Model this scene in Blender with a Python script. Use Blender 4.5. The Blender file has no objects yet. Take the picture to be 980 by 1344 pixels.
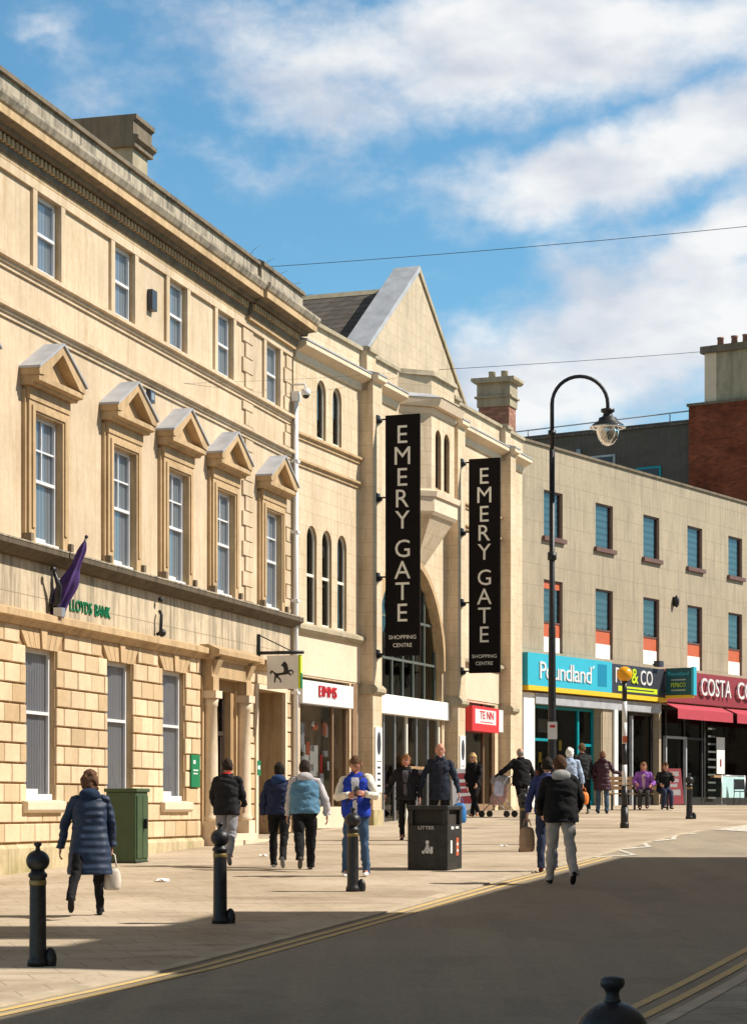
import bpy, bmesh, math, random
from mathutils import Vector, Matrix, noise as mnoise
random.seed(11)
R = math.radians
C = bpy.context.scene.collection
scene = bpy.context.scene

# ------------------------------------------------------------------ camera
F = 2900.0                                   # focal length in photo pixels (photo 980 x 1344, horizon at y = 1060)
cam_d = bpy.data.cameras.new('camera'); cam = bpy.data.objects.new('camera', cam_d); C.objects.link(cam)
cam.location = (0, 0, 1.6); cam.rotation_euler = (R(90), 0, 0)
cam_d.sensor_fit = 'VERTICAL'; cam_d.sensor_height = 24.0; cam_d.lens = 24.0 * F / 1344
cam_d.shift_y = (1060 - 672) / 1344.0
cam_d.clip_end = 6000; cam_d.clip_start = 0.1
scene.camera = cam

# ------------------------------------------------------------------ light, exposure
SUN_EL = 45.0
sun_d = bpy.data.lights.new('sun', 'SUN'); sun = bpy.data.objects.new('sun', sun_d); C.objects.link(sun)
sun_d.energy = 5.0; sun_d.angle = R(0.55); sun_d.color = (1.0, 0.92, 0.80)
sun.rotation_euler = (0, R(90 - SUN_EL), 0)
scene.view_settings.view_transform = 'Standard'
try: scene.view_settings.look = 'None'
except Exception: pass
scene.view_settings.exposure = 0.47
scene.view_settings.gamma = 1.0
scene.view_settings.use_curve_mapping = False

world = bpy.data.worlds.new('World'); scene.world = world; world.use_nodes = True
def build_world():
    nt = world.node_tree; N = nt.nodes; L = nt.links
    N.clear()
    out = N.new('ShaderNodeOutputWorld'); bg = N.new('ShaderNodeBackground'); L.new(bg.outputs[0], out.inputs[0])
    sky = N.new('ShaderNodeTexSky'); sky.sky_type = 'NISHITA'; sky.sun_disc = False
    sky.sun_elevation = R(SUN_EL); sky.sun_rotation = R(90); sky.altitude = 50; sky.air_density = 1.0; sky.dust_density = 0.4; sky.ozone_density = 1.5
    tc = N.new('ShaderNodeTexCoord'); sep = N.new('ShaderNodeSeparateXYZ'); L.new(tc.outputs['Generated'], sep.inputs[0])
    def math_(op, a, b=None, c=None, clamp=False):
        n = N.new('ShaderNodeMath'); n.operation = op; n.use_clamp = clamp
        for i, v in enumerate((a, b, c)):
            if v is None: continue
            if isinstance(v, (int, float)): n.inputs[i].default_value = v
            else: L.new(v, n.inputs[i])
        return n.outputs[0]
    X, Z = sep.outputs[0], sep.outputs[2]
    # large wobble so cloud outlines are not ellipses
    nz = N.new('ShaderNodeTexNoise'); nz.inputs['Scale'].default_value = 15; nz.inputs['Detail'].default_value = 5; nz.inputs['Roughness'].default_value = .55
    L.new(tc.outputs['Generated'], nz.inputs['Vector'])
    sc = N.new('ShaderNodeSeparateColor'); L.new(nz.outputs['Color'], sc.inputs[0])
    Xw = math_('ADD', X, math_('MULTIPLY', math_('SUBTRACT', sc.outputs[0], .5), .07))
    Zw = math_('ADD', Z, math_('MULTIPLY', math_('SUBTRACT', sc.outputs[1], .5), .05))
    blobs = [  # px, py, rx, ry, tilt deg, weight
        (690, 55, 480, 92, -3, .95), (400, 130, 190, 75, 10, .72), (870, 195, 320, 66, -16, .95), (700, 262, 150, 40, -6, .75), (640, 240, 90, 60, 0, .6), (380, 215, 190, 50, 5, .45),
        (880, 430, 270, 130, -8, 1.0), (740, 500, 200, 100, 0, .85), (930, 330, 150, 55, -20, .95), (40, 15, 90, 30, 0, .45), (690, 560, 260, 60, 0, .7),
        (1300, 300, 350, 260, 0, 1.0), (-500, 260, 420, 130, 0, .9), (-300, 620, 260, 110, 0, .7), (700, -300, 800, 160, 4, .8), (490, -6000, 2600, 1700, 0, .95), (-2600, -2500, 900, 1500, 0, .8), (3600, -2500, 900, 1500, 0, .8), (490, -1500, 1500, 700, 0, .75), (1900, 600, 400, 200, 0, .9)]  # high overhead blobs lie out of frame, added to warm the fill light
    tot = None
    for px, py, rx, ry, tilt, w in blobs:
        cx, cz = (px - 490) / F, (1060 - py) / F
        l = math.sqrt(1 + cx*cx + cz*cz); cx /= l; cz /= l
        a = R(-tilt); dx = math_('SUBTRACT', Xw, cx); dz = math_('SUBTRACT', Zw, cz)
        u = math_('MULTIPLY', math_('ADD', math_('MULTIPLY', dx, math.cos(a)), math_('MULTIPLY', dz, math.sin(a))), F / rx)
        v = math_('MULTIPLY', math_('SUBTRACT', math_('MULTIPLY', dz, math.cos(a)), math_('MULTIPLY', dx, math.sin(a))), F / ry)
        d = math_('SQRT', math_('ADD', math_('MULTIPLY', u, u), math_('MULTIPLY', v, v)))
        k = math_('MULTIPLY', math_('SUBTRACT', 1.35, d, clamp=True), w)
        tot = k if tot is None else math_('MAXIMUM', tot, k)
    n2 = N.new('ShaderNodeTexNoise'); n2.inputs['Scale'].default_value = 24; n2.inputs['Detail'].default_value = 7; n2.inputs['Roughness'].default_value = .60
    mp = N.new('ShaderNodeMapping'); mp.inputs['Scale'].default_value = (1, 1, 1.6); mp.inputs['Location'].default_value = (3.1, .4, 1.7)
    L.new(tc.outputs['Generated'], mp.inputs[0]); L.new(mp.outputs[0], n2.inputs['Vector'])
    dens = math_('ADD', tot, math_('MULTIPLY', math_('SUBTRACT', n2.outputs['Fac'], .5), 1.15))
    mr = N.new('ShaderNodeMapRange'); mr.interpolation_type = 'SMOOTHSTEP'; L.new(dens, mr.inputs[0])
    mr.inputs[1].default_value = .20; mr.inputs[2].default_value = .95
    mask = math_('MULTIPLY', mr.outputs[0], .95)
    # cloud brightness: white billows, lilac grey undersides
    n3 = N.new('ShaderNodeTexNoise'); n3.inputs['Scale'].default_value = 17; n3.inputs['Detail'].default_value = 6
    mp3 = N.new('ShaderNodeMapping'); mp3.inputs['Location'].default_value = (1.1, 5.4, .7); mp3.inputs['Scale'].default_value = (1, 1, 2.2)
    L.new(tc.outputs['Generated'], mp3.inputs[0]); L.new(mp3.outputs[0], n3.inputs['Vector'])
    cr = N.new('ShaderNodeValToRGB'); L.new(n3.outputs['Fac'], cr.inputs[0])
    cr.color_ramp.elements[0].position = .36; cr.color_ramp.elements[0].color = (.47, .50, .56, 1)
    cr.color_ramp.elements[1].position = .62; cr.color_ramp.elements[1].color = (.70, .70, .695, 1)
    tint = N.new('ShaderNodeMix'); tint.data_type = 'RGBA'; tint.blend_type = 'MULTIPLY'; tint.inputs[0].default_value = 1
    L.new(sky.outputs[0], tint.inputs[6]); tint.inputs[7].default_value = SKY_TINT
    sc2 = N.new('ShaderNodeVectorMath'); sc2.operation = 'SCALE'; sc2.inputs['Scale'].default_value = 1 / SKY_STRENGTH
    # added overhead clouds are greyed to keep their fill light low and warm
    zr = N.new('ShaderNodeMapRange'); L.new(Z, zr.inputs[0]); zr.inputs[1].default_value = .40; zr.inputs[2].default_value = .62; zr.interpolation_type = 'SMOOTHSTEP'
    gr = N.new('ShaderNodeMix'); gr.data_type = 'RGBA'; gr.blend_type = 'MULTIPLY'; L.new(zr.outputs[0], gr.inputs[0]); L.new(cr.outputs[0], gr.inputs[6]); gr.inputs[7].default_value = (.20, .185, .165, 1)
    L.new(gr.outputs[2], sc2.inputs[0])
    mix = N.new('ShaderNodeMix'); mix.data_type = 'RGBA'; L.new(mask, mix.inputs[0]); L.new(tint.outputs[2], mix.inputs[6]); L.new(sc2.outputs[0], mix.inputs[7])
    L.new(mix.outputs[2], bg.inputs[0]); bg.inputs[1].default_value = SKY_STRENGTH
SKY_STRENGTH = 0.095
SKY_TINT = (.68, 1.10, 1.16, 1)
build_world()

# ------------------------------------------------------------------ material helpers
MATS = {}
def principled(name):
    m = bpy.data.materials.new(name); m.use_nodes = True
    return m, m.node_tree, m.node_tree.nodes['Principled BSDF']
def coords(nt, kind='Object', scale=(1, 1, 1), loc=(0, 0, 0), rot=(0, 0, 0)):
    tc = nt.nodes.new('ShaderNodeTexCoord'); mp = nt.nodes.new('ShaderNodeMapping')
    mp.inputs['Scale'].default_value = scale; mp.inputs['Location'].default_value = loc; mp.inputs['Rotation'].default_value = rot
    nt.links.new(tc.outputs[kind], mp.inputs[0]); return mp.outputs[0]
def wall_coords(nt):
    """(x + y, z) of the object, so that courses run level on every face of a building"""
    tc = nt.nodes.new('ShaderNodeTexCoord'); s = nt.nodes.new('ShaderNodeSeparateXYZ'); nt.links.new(tc.outputs['Object'], s.inputs[0])
    a = nt.nodes.new('ShaderNodeMath'); nt.links.new(s.outputs[0], a.inputs[0]); nt.links.new(s.outputs[1], a.inputs[1])
    c = nt.nodes.new('ShaderNodeCombineXYZ'); nt.links.new(a.outputs[0], c.inputs[0]); nt.links.new(s.outputs[2], c.inputs[1]); return c.outputs[0]
def noise(nt, vec, scale, detail=5, rough=.55):
    n = nt.nodes.new('ShaderNodeTexNoise'); n.inputs['Scale'].default_value = scale; n.inputs['Detail'].default_value = detail; n.inputs['Roughness'].default_value = rough
    nt.links.new(vec, n.inputs['Vector']); return n.outputs['Fac']
def ramp(nt, fac, stops):
    r = nt.nodes.new('ShaderNodeValToRGB'); nt.links.new(fac, r.inputs[0]); e = r.color_ramp.elements
    while len(e) < len(stops): e.new(.5)
    for k, (p, c) in enumerate(stops):
        e[k].position = p; e[k].color = tuple(c) + ((1,) if len(c) == 3 else ())
    return r.outputs[0]
def mixc(nt, fac, a, b, mode='MIX'):
    n = nt.nodes.new('ShaderNodeMix'); n.data_type = 'RGBA'; n.blend_type = mode
    for sock, v in ((n.inputs[0], fac), (n.inputs[6], a), (n.inputs[7], b)):
        if isinstance(v, (int, float)): sock.default_value = v
        elif isinstance(v, tuple): sock.default_value = v if len(v) == 4 else v + (1,)
        else: nt.links.new(v, sock)
    return n.outputs[2]
def bump(nt, b, h, strength=.3, dist=.01, prev=None):
    n = nt.nodes.new('ShaderNodeBump'); n.inputs['Strength'].default_value = strength; n.inputs['Distance'].default_value = dist
    nt.links.new(h, n.inputs['Height'])
    if prev is not None: nt.links.new(prev, n.inputs['Normal'])
    nt.links.new(n.outputs[0], b.inputs['Normal']); return n.outputs[0]
def setr(b, rough=None, metal=None, spec=None):
    if rough is not None: b.inputs['Roughness'].default_value = rough
    if metal is not None: b.inputs['Metallic'].default_value = metal
    if spec is not None: b.inputs['Specular IOR Level'].default_value = spec
def mul(c, k): return tuple(min(1, v * k) for v in c[:3])

def plain(name, col, rough=.6, metal=0, var=.12, scale=6, bmp=.0, spec=.4):
    if name in MATS: return MATS[name]
    m, nt, b = principled(name); v = coords(nt)
    c = ramp(nt, noise(nt, v, scale), [(.3, mul(col, 1 - var)), (.7, mul(col, 1 + var))])
    nt.links.new(c, b.inputs['Base Color']); setr(b, rough, metal, spec)
    if bmp: bump(nt, b, noise(nt, v, scale * 6), bmp, .01)
    MATS[name] = m; return m

def stone(name, col, stain=(.16, .13, .09), stain_amt=.25, joints=None, joint_col=(.2, .13, .07), streak=.0, bmp=.25, block_var=.0, green=.0, patch=.1, island=0):
    m, nt, b = principled(name); L = nt.links; v = coords(nt); wv = wall_coords(nt)
    base = ramp(nt, noise(nt, v, .55, 3), [(.3, mul(col, 1 - patch)), (.7, mul(col, 1 + patch * .8))])
    fine = ramp(nt, noise(nt, v, 9, 6, .65), [(.25, (.84, .82, .78)), (.7, (1.05, 1.05, 1.05))])
    base = mixc(nt, .8, base, fine, 'MULTIPLY')
    hgt = noise(nt, v, 28, 6, .6)
    prev = None
    if joints:
        w, h, mort = joints
        br = nt.nodes.new('ShaderNodeTexBrick'); L.new(wv, br.inputs['Vector'])
        br.inputs['Scale'].default_value = 1; br.inputs['Brick Width'].default_value = w; br.inputs['Row Height'].default_value = h
        br.inputs['Mortar Size'].default_value = mort; br.inputs['Mortar Smooth'].default_value = .3
        br.inputs['Color1'].default_value = (1 - block_var,) * 3 + (1,); br.inputs['Color2'].default_value = (1, 1, 1, 1)
        jc = tuple(min(1, joint_col[i] / max(col[i], .01)) for i in range(3))
        br.inputs['Mortar'].default_value = jc + (1,)
        base = mixc(nt, 1.0, base, br.outputs['Color'], 'MULTIPLY')
    if island:
        g = nt.nodes.new('ShaderNodeNewGeometry')
        iv = ramp(nt, g.outputs['Random Per Island'], [(0, (1-island, 1-island*1.15, 1-island*1.5)), (.5, (1, 1, 1)), (1, (1+island*.3, 1+island*.3, 1+island*.35))])
        base = mixc(nt, 1.0, base, iv, 'MULTIPLY')
    # blotchy weather stains and rain streaks that belong to the stone
    st = ramp(nt, noise(nt, coords(nt, scale=(1.3, 1.3, .5)), 1.6, 8, .68), [(.50, (0, 0, 0)), (.72, (1, 1, 1))])
    sf = nt.nodes.new('ShaderNodeMath'); sf.operation = 'MULTIPLY'; L.new(st, sf.inputs[0]); sf.inputs[1].default_value = stain_amt
    base = mixc(nt, sf.outputs[0], base, stain)
    if streak:
        s2 = ramp(nt, noise(nt, coords(nt, scale=(5, 5, .35)), 1.5, 6, .6), [(.46, (0, 0, 0)), (.66, (1, 1, 1))])
        q = nt.nodes.new('ShaderNodeMath'); q.operation = 'MULTIPLY'; L.new(s2, q.inputs[0]); q.inputs[1].default_value = streak
        base = mixc(nt, q.outputs[0], base, mul(stain, .8))
    if green:
        s3 = ramp(nt, noise(nt, coords(nt, loc=(7, 3, 1)), 1.1, 6, .6), [(.48, (0, 0, 0)), (.7, (1, 1, 1))])
        q = nt.nodes.new('ShaderNodeMath'); q.operation = 'MULTIPLY'; L.new(s3, q.inputs[0]); q.inputs[1].default_value = green
        base = mixc(nt, q.outputs[0], base, (.20, .19, .05))
    L.new(base, b.inputs['Base Color']); setr(b, .85, 0, .25)
    bump(nt, b, hgt, bmp, .008)
    MATS[name] = m; return m

WARM = (.60, .48, .345)
stone('warm_stone', WARM, stain=(.40, .28, .15), stain_amt=.60, bmp=.3, streak=.32, patch=.17)
stone('block_stone', (.66, .51, .345), stain=(.42, .28, .14), stain_amt=.45, bmp=.5, island=.24, patch=.14)
stone('joint_stone', (.36, .23, .12), stain_amt=.3)
stone('tan_stone', (.52, .37, .215), stain=(.22, .15, .08), stain_amt=.5, streak=.35, island=.08)
stone('weathered_stone', (.56, .46, .335), stain=(.19, .165, .12), stain_amt=.75, streak=.7, joints=(1.3, .54, .007), joint_col=(.25, .19, .13), green=.12)
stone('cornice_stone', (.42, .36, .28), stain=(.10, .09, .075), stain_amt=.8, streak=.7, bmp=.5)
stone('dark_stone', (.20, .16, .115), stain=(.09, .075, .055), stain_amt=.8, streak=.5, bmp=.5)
stone('plinth_stone', (.54, .44, .28), stain=(.20, .18, .10), stain_amt=.7, green=.7, streak=.3, joints=(.8, .55, .008), joint_col=(.3, .22, .12))
stone('cream_stone', (.66, .535, .385), stain=(.42, .30, .17), stain_amt=.6, streak=.34, joints=(.7, .32, .006), joint_col=(.46, .34, .21), patch=.13, block_var=.07)
stone('gable_stone', (.56, .46, .335), stain=(.27, .235, .185), stain_amt=.6, streak=.3, joints=(.7, .32, .006), joint_col=(.4, .32, .22), patch=.12, block_var=.06)
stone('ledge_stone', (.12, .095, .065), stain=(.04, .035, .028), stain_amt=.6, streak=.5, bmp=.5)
stone('pale_stone', (.70, .57, .43), stain=(.45, .36, .24), stain_amt=.15)
stone('grey_stone', (.40, .335, .245), stain=(.21, .18, .135), stain_amt=.5, streak=.38, joints=(1.2, .62, .010), joint_col=(.29, .245, .18), patch=.08)
stone('chimney_stone', (.42, .36, .26), stain=(.13, .11, .08), stain_amt=.6, streak=.3, green=.15)
stone('render_dark', (.115, .10, .085), stain=(.08, .07, .06), stain_amt=.6, streak=.3, joints=(.45, .22, .01), joint_col=(.1, .09, .08), block_var=.15)
def brickwork(name, col, mortar=(.24, .18, .14)):
    m, nt, b = principled(name); L = nt.links
    br = nt.nodes.new('ShaderNodeTexBrick'); L.new(wall_coords(nt), br.inputs['Vector'])
    br.inputs['Scale'].default_value = 1; br.inputs['Brick Width'].default_value = .23; br.inputs['Row Height'].default_value = .077; br.inputs['Mortar Size'].default_value = .008
    br.inputs['Color1'].default_value = mul(col, .7) + (1,); br.inputs['Color2'].default_value = mul(col, 1.2) + (1,); br.inputs['Mortar'].default_value = mortar + (1,)
    st = ramp(nt, noise(nt, coords(nt), 1.2, 7, .65), [(.35, (.55, .5, .5)), (.7, (1.1, 1.1, 1.1))])
    L.new(mixc(nt, 1, br.outputs['Color'], st, 'MULTIPLY'), b.inputs['Base Color']); setr(b, .9, 0, .2)
    MATS[name] = m
brickwork('red_brick', (.26, .06, .025), (.16, .09, .06))
brickwork('pale_brick', (.42, .20, .14))
def slate():
    m, nt, b = principled('slate'); L = nt.links
    br = nt.nodes.new('ShaderNodeTexBrick'); L.new(coords(nt, scale=(1, 1, 1)), br.inputs['Vector'])
    tc = wall_coords(nt); L.new(tc, br.inputs['Vector'])
    br.inputs['Scale'].default_value = 1; br.inputs['Brick Width'].default_value = .3; br.inputs['Row Height'].default_value = .16; br.inputs['Mortar Size'].default_value = .012
    br.inputs['Color1'].default_value = (.075, .06, .05, 1); br.inputs['Color2'].default_value = (.12, .10, .085, 1); br.inputs['Mortar'].default_value = (.03, .025, .02, 1)
    L.new(br.outputs['Color'], b.inputs['Base Color']); setr(b, .75); bump(nt, b, br.outputs['Fac'], -.5, .02); MATS['slate'] = m
slate()
plain('lead', (.36, .37, .40), .55, .0, .18, 3, .2)
plain('white_paint', (.68, .68, .69), .4, 0, .04)
plain('cream_paint', (.74, .70, .60), .5, 0, .05)
plain('off_white', (.80, .78, .74), .55, 0, .05)
plain('black_iron', (.016, .016, .019), .42, .1, .55, 14, .3, .45)
plain('black_plastic', (.022, .021, .02), .55, 0, .5, 9, .15)
plain('gold_band', (.22, .16, .06), .4, .4, .2)
plain('dark_interior', (.035, .03, .026), .8, 0, .4, 1.2)
plain('glazing_grey', (.13, .15, .13), .5, .2, .1)
plain('brown_interior', (.40, .28, .17), .8, 0, .5, 1.3)
plain('brown_frame', (.24, .15, .09), .6, 0, .15)
plain('dark_wood', (.045, .03, .022), .5, 0, .3)
plain('banner_black', (.010, .008, .008), .85, 0, .15, 2, 0, .12)
plain('letter_cream', (.72, .70, .64), .5, 0, .04)
plain('bank_green', (.0, .17, .065), .45, 0, .1)
plain('flag_purple', (.075, .035, .17), .75, 0, .35, 5)
plain('sign_teal', (.04, .42, .56), .4, 0, .03)
plain('sign_teal_dark', (.01, .22, .37), .4, 0, .05)
plain('frame_teal', (.0, .25, .30), .4, 0, .08)
plain('sign_yellow', (.80, .50, .03), .4, 0, .03)
plain('sign_lime', (.55, .68, .02), .4, 0, .03)
plain('sign_charcoal', (.04, .045, .06), .4, 0, .1)
plain('sign_deep_teal', (.012, .085, .10), .4, 0, .1)
plain('sign_maroon', (.25, .035, .045), .45, 0, .08)
plain('awning_red', (.40, .045, .07), .8, 0, .08, 8)
plain('sign_red', (.62, .035, .04), .4, 0, .05)
plain('letter_red', (.50, .02, .03), .5, 0, .1)
plain('orange_panel', (.52, .12, .05), .5, 0, .08)
plain('window_brown', (.14, .07, .055), .5, 0, .15)
plain('cabinet_green', (.045, .08, .035), .5, 0, .12, 4)
plain('amber_globe', (.80, .36, .01), .25, 0, .03)
plain('lilac_blind', (.50, .49, .52), .8, 0, .06)
plain('litter_white', (.8, .8, .78), .7, 0, .05)
plain('skin', (.50, .27, .19), .55, 0, .08, 20)
plain('skin_ruddy', (.52, .24, .17), .55, 0, .08, 20)
plain('eye_dark', (.03, .02, .02), .3, 0, .1)
plain('lip', (.38, .13, .11), .5, 0, .1)
plain('push_pink', (.50, .30, .30), .8, 0, .2, 8); plain('push_grey', (.30, .28, .29), .8, 0, .2, 8)
plain('steel', (.45, .46, .48), .4, .7, .08)
plain('timber', (.36, .22, .11), .6, 0, .25, 8)

def blinds(name, col, scale, axis=0, dark=.6):
    m, nt, b = principled(name); L = nt.links
    w = nt.nodes.new('ShaderNodeTexWave'); w.wave_type = 'BANDS'; w.bands_direction = 'XYZ'[axis]; w.inputs['Scale'].default_value = scale; w.inputs['Distortion'].default_value = .6
    L.new(coords(nt), w.inputs['Vector'])
    L.new(ramp(nt, w.outputs['Fac'], [(.15, mul(col, dark)), (.6, col)]), b.inputs['Base Color']); setr(b, .8)
    MATS[name] = m
blinds('vertical_blind', (.52, .51, .56), 3.2, 0, .7)
blinds('net_curtain', (.60, .63, .68), 2.6, 0, .72)
blinds('slat_blind', (.15, .31, .36), 1.6, 2, .6)
def glass(name, tint, k):
    m = bpy.data.materials.new(name); m.use_nodes = True; nt = m.node_tree; N = nt.nodes; L = nt.links; N.clear()
    o = N.new('ShaderNodeOutputMaterial'); mx = N.new('ShaderNodeMixShader'); tr = N.new('ShaderNodeBsdfTransparent'); gl = N.new('ShaderNodeBsdfGlossy')
    tr.inputs[0].default_value = tint + (1,); gl.inputs['Roughness'].default_value = .02; gl.inputs[0].default_value = (.95, .97, 1, 1)
    fr = N.new('ShaderNodeFresnel'); fr.inputs[0].default_value = 1.5
    a = N.new('ShaderNodeMath'); a.operation = 'MULTIPLY_ADD'; L.new(fr.outputs[0], a.inputs[0]); a.inputs[1].default_value = .75; a.inputs[2].default_value = k; a.use_clamp = True
    L.new(a.outputs[0], mx.inputs[0]); L.new(tr.outputs[0], mx.inputs[1]); L.new(gl.outputs[0], mx.inputs[2]); L.new(mx.outputs[0], o.inputs[0])
    # slightly wavy old glass
    bp = N.new('ShaderNodeBump'); bp.inputs['Strength'].default_value = .08; bp.inputs['Distance'].default_value = .02
    L.new(noise(nt, coords(nt), 2.5, 2), bp.inputs['Height']); L.new(bp.outputs[0], gl.inputs['Normal'])
    MATS[name] = m
glass('glass', (.88, .9, .9), .03)
glass('glass_dark', (.50, .52, .50), .02)
glass('glass_green', (.40, .50, .43), .02)
glass('lamp_glass', (.6, .6, .58), .38)

def asphalt():
    m, nt, b = principled('asphalt'); L = nt.links; v = coords(nt)
    c = ramp(nt, noise(nt, v, .35, 6, .6), [(.3, (.285, .238, .182)), (.7, (.325, .275, .21))])
    # long worn tracks along the street
    tr = ramp(nt, noise(nt, coords(nt, scale=(1.5, .06, 1), rot=(0, 0, R(19))), 1.6, 5), [(.42, (.95, .95, .96)), (.62, (1.06, 1.05, 1.02))])
    c = mixc(nt, 1, c, tr, 'MULTIPLY')
    c = mixc(nt, .8, c, ramp(nt, noise(nt, v, 22, 8, .9), [(.34, (.60, .60, .61)), (.66, (1.38, 1.38, 1.37))]), 'MULTIPLY')
    pt = ramp(nt, noise(nt, coords(nt, scale=(1, .5, 1), rot=(0, 0, R(14))), .8, 2), [(.585, (1, 1, 1)), (.60, (.88, .88, .89))])
    c = mixc(nt, .8, c, pt, 'MULTIPLY')
    sp_ = ramp(nt, noise(nt, coords(nt, loc=(9, 2, 0)), 2.6, 6, .7), [(.64, (1, 1, 1)), (.76, (.78, .77, .76))])
    c = mixc(nt, .7, c, sp_, 'MULTIPLY')
    # pale scuffs
    sc = ramp(nt, noise(nt, coords(nt, scale=(.5, 2.4, 1), rot=(0, 0, R(6))), 2.2, 7, .65), [(.60, (0, 0, 0)), (.74, (.4, .4, .4))])
    c = mixc(nt, sc, c, (.46, .37, .26))
    L.new(c, b.inputs['Base Color']); setr(b, .88, 0, .25); bump(nt, b, noise(nt, v, 90, 3), .5, .006); MATS['asphalt'] = m
asphalt()
def paving(name, w, h, c1, c2, rot, mort=.008):
    m, nt, b = principled(name); L = nt.links
    v = coords(nt, rot=(0, 0, R(rot)))
    br = nt.nodes.new('ShaderNodeTexBrick'); L.new(v, br.inputs['Vector']); br.inputs['Scale'].default_value = 1
    br.inputs['Brick Width'].default_value = w; br.inputs['Row Height'].default_value = h; br.inputs['Mortar Size'].default_value = mort; br.inputs['Mortar Smooth'].default_value = .2
    br.inputs['Color1'].default_value = c1 + (1,); br.inputs['Color2'].default_value = c2 + (1,); br.inputs['Mortar'].default_value = mul(c1, .56) + (1,)
    dirt = ramp(nt, noise(nt, coords(nt), .5, 8, .65), [(.36, (.72, .69, .64)), (.62, (1.05, 1.05, 1.04))])
    c = mixc(nt, 1, br.outputs['Color'], dirt, 'MULTIPLY')
    sp = ramp(nt, noise(nt, coords(nt, loc=(4, 1, 0)), 5, 6, .7), [(.58, (1, 1, 1)), (.72, (.72, .70, .66))])
    c = mixc(nt, .8, c, sp, 'MULTIPLY')
    # repaired darker strips
    gum = ramp(nt, noise(nt, coords(nt, loc=(1, 8, 0)), 7, 2, .5), [(.70, (1, 1, 1)), (.735, (.7, .68, .66))])
    c = mixc(nt, .7, c, gum, 'MULTIPLY')
    c = mixc(nt, .6, c, ramp(nt, noise(nt, coords(nt), 14, 8, .8), [(.3, (.78, .78, .78)), (.7, (1.12, 1.12, 1.12))]), 'MULTIPLY')
    rp = ramp(nt, noise(nt, coords(nt, scale=(.25, 1.3, 1), rot=(0, 0, R(rot + 8))), 1.0, 3), [(.60, (1, 1, 1)), (.64, (.74, .72, .68))])
    c = mixc(nt, .7, c, rp, 'MULTIPLY')
    L.new(c, b.inputs['Base Color']); setr(b, .85, 0, .25); bump(nt, b, br.outputs['Fac'], -.4, .01); MATS[name] = m
paving('paving', .62, .44, (.455, .375, .285), (.49, .405, .31), -18, .006)
paving('near_paving', .6, .4, (.34, .30, .25), (.42, .37, .30), -18)
plain('kerb_stone', (.44, .365, .27), .8, 0, .2, 3)
plain('ground_far', (.22, .19, .15), .9, 0, .2, .3)
def worn(name, col, under=(.28, .24, .18)):
    m, nt, b = principled(name); L = nt.links
    w = ramp(nt, noise(nt, coords(nt), 9, 7, .75), [(.42, (.08, .08, .08)), (.60, (.9, .9, .9))])
    L.new(mixc(nt, w, col, under), b.inputs['Base Color']); setr(b, .8); MATS[name] = m
worn('yellow_line', (.66, .44, .13), (.45, .35, .21)); worn('white_line', (.72, .70, .64))
M = MATS

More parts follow.
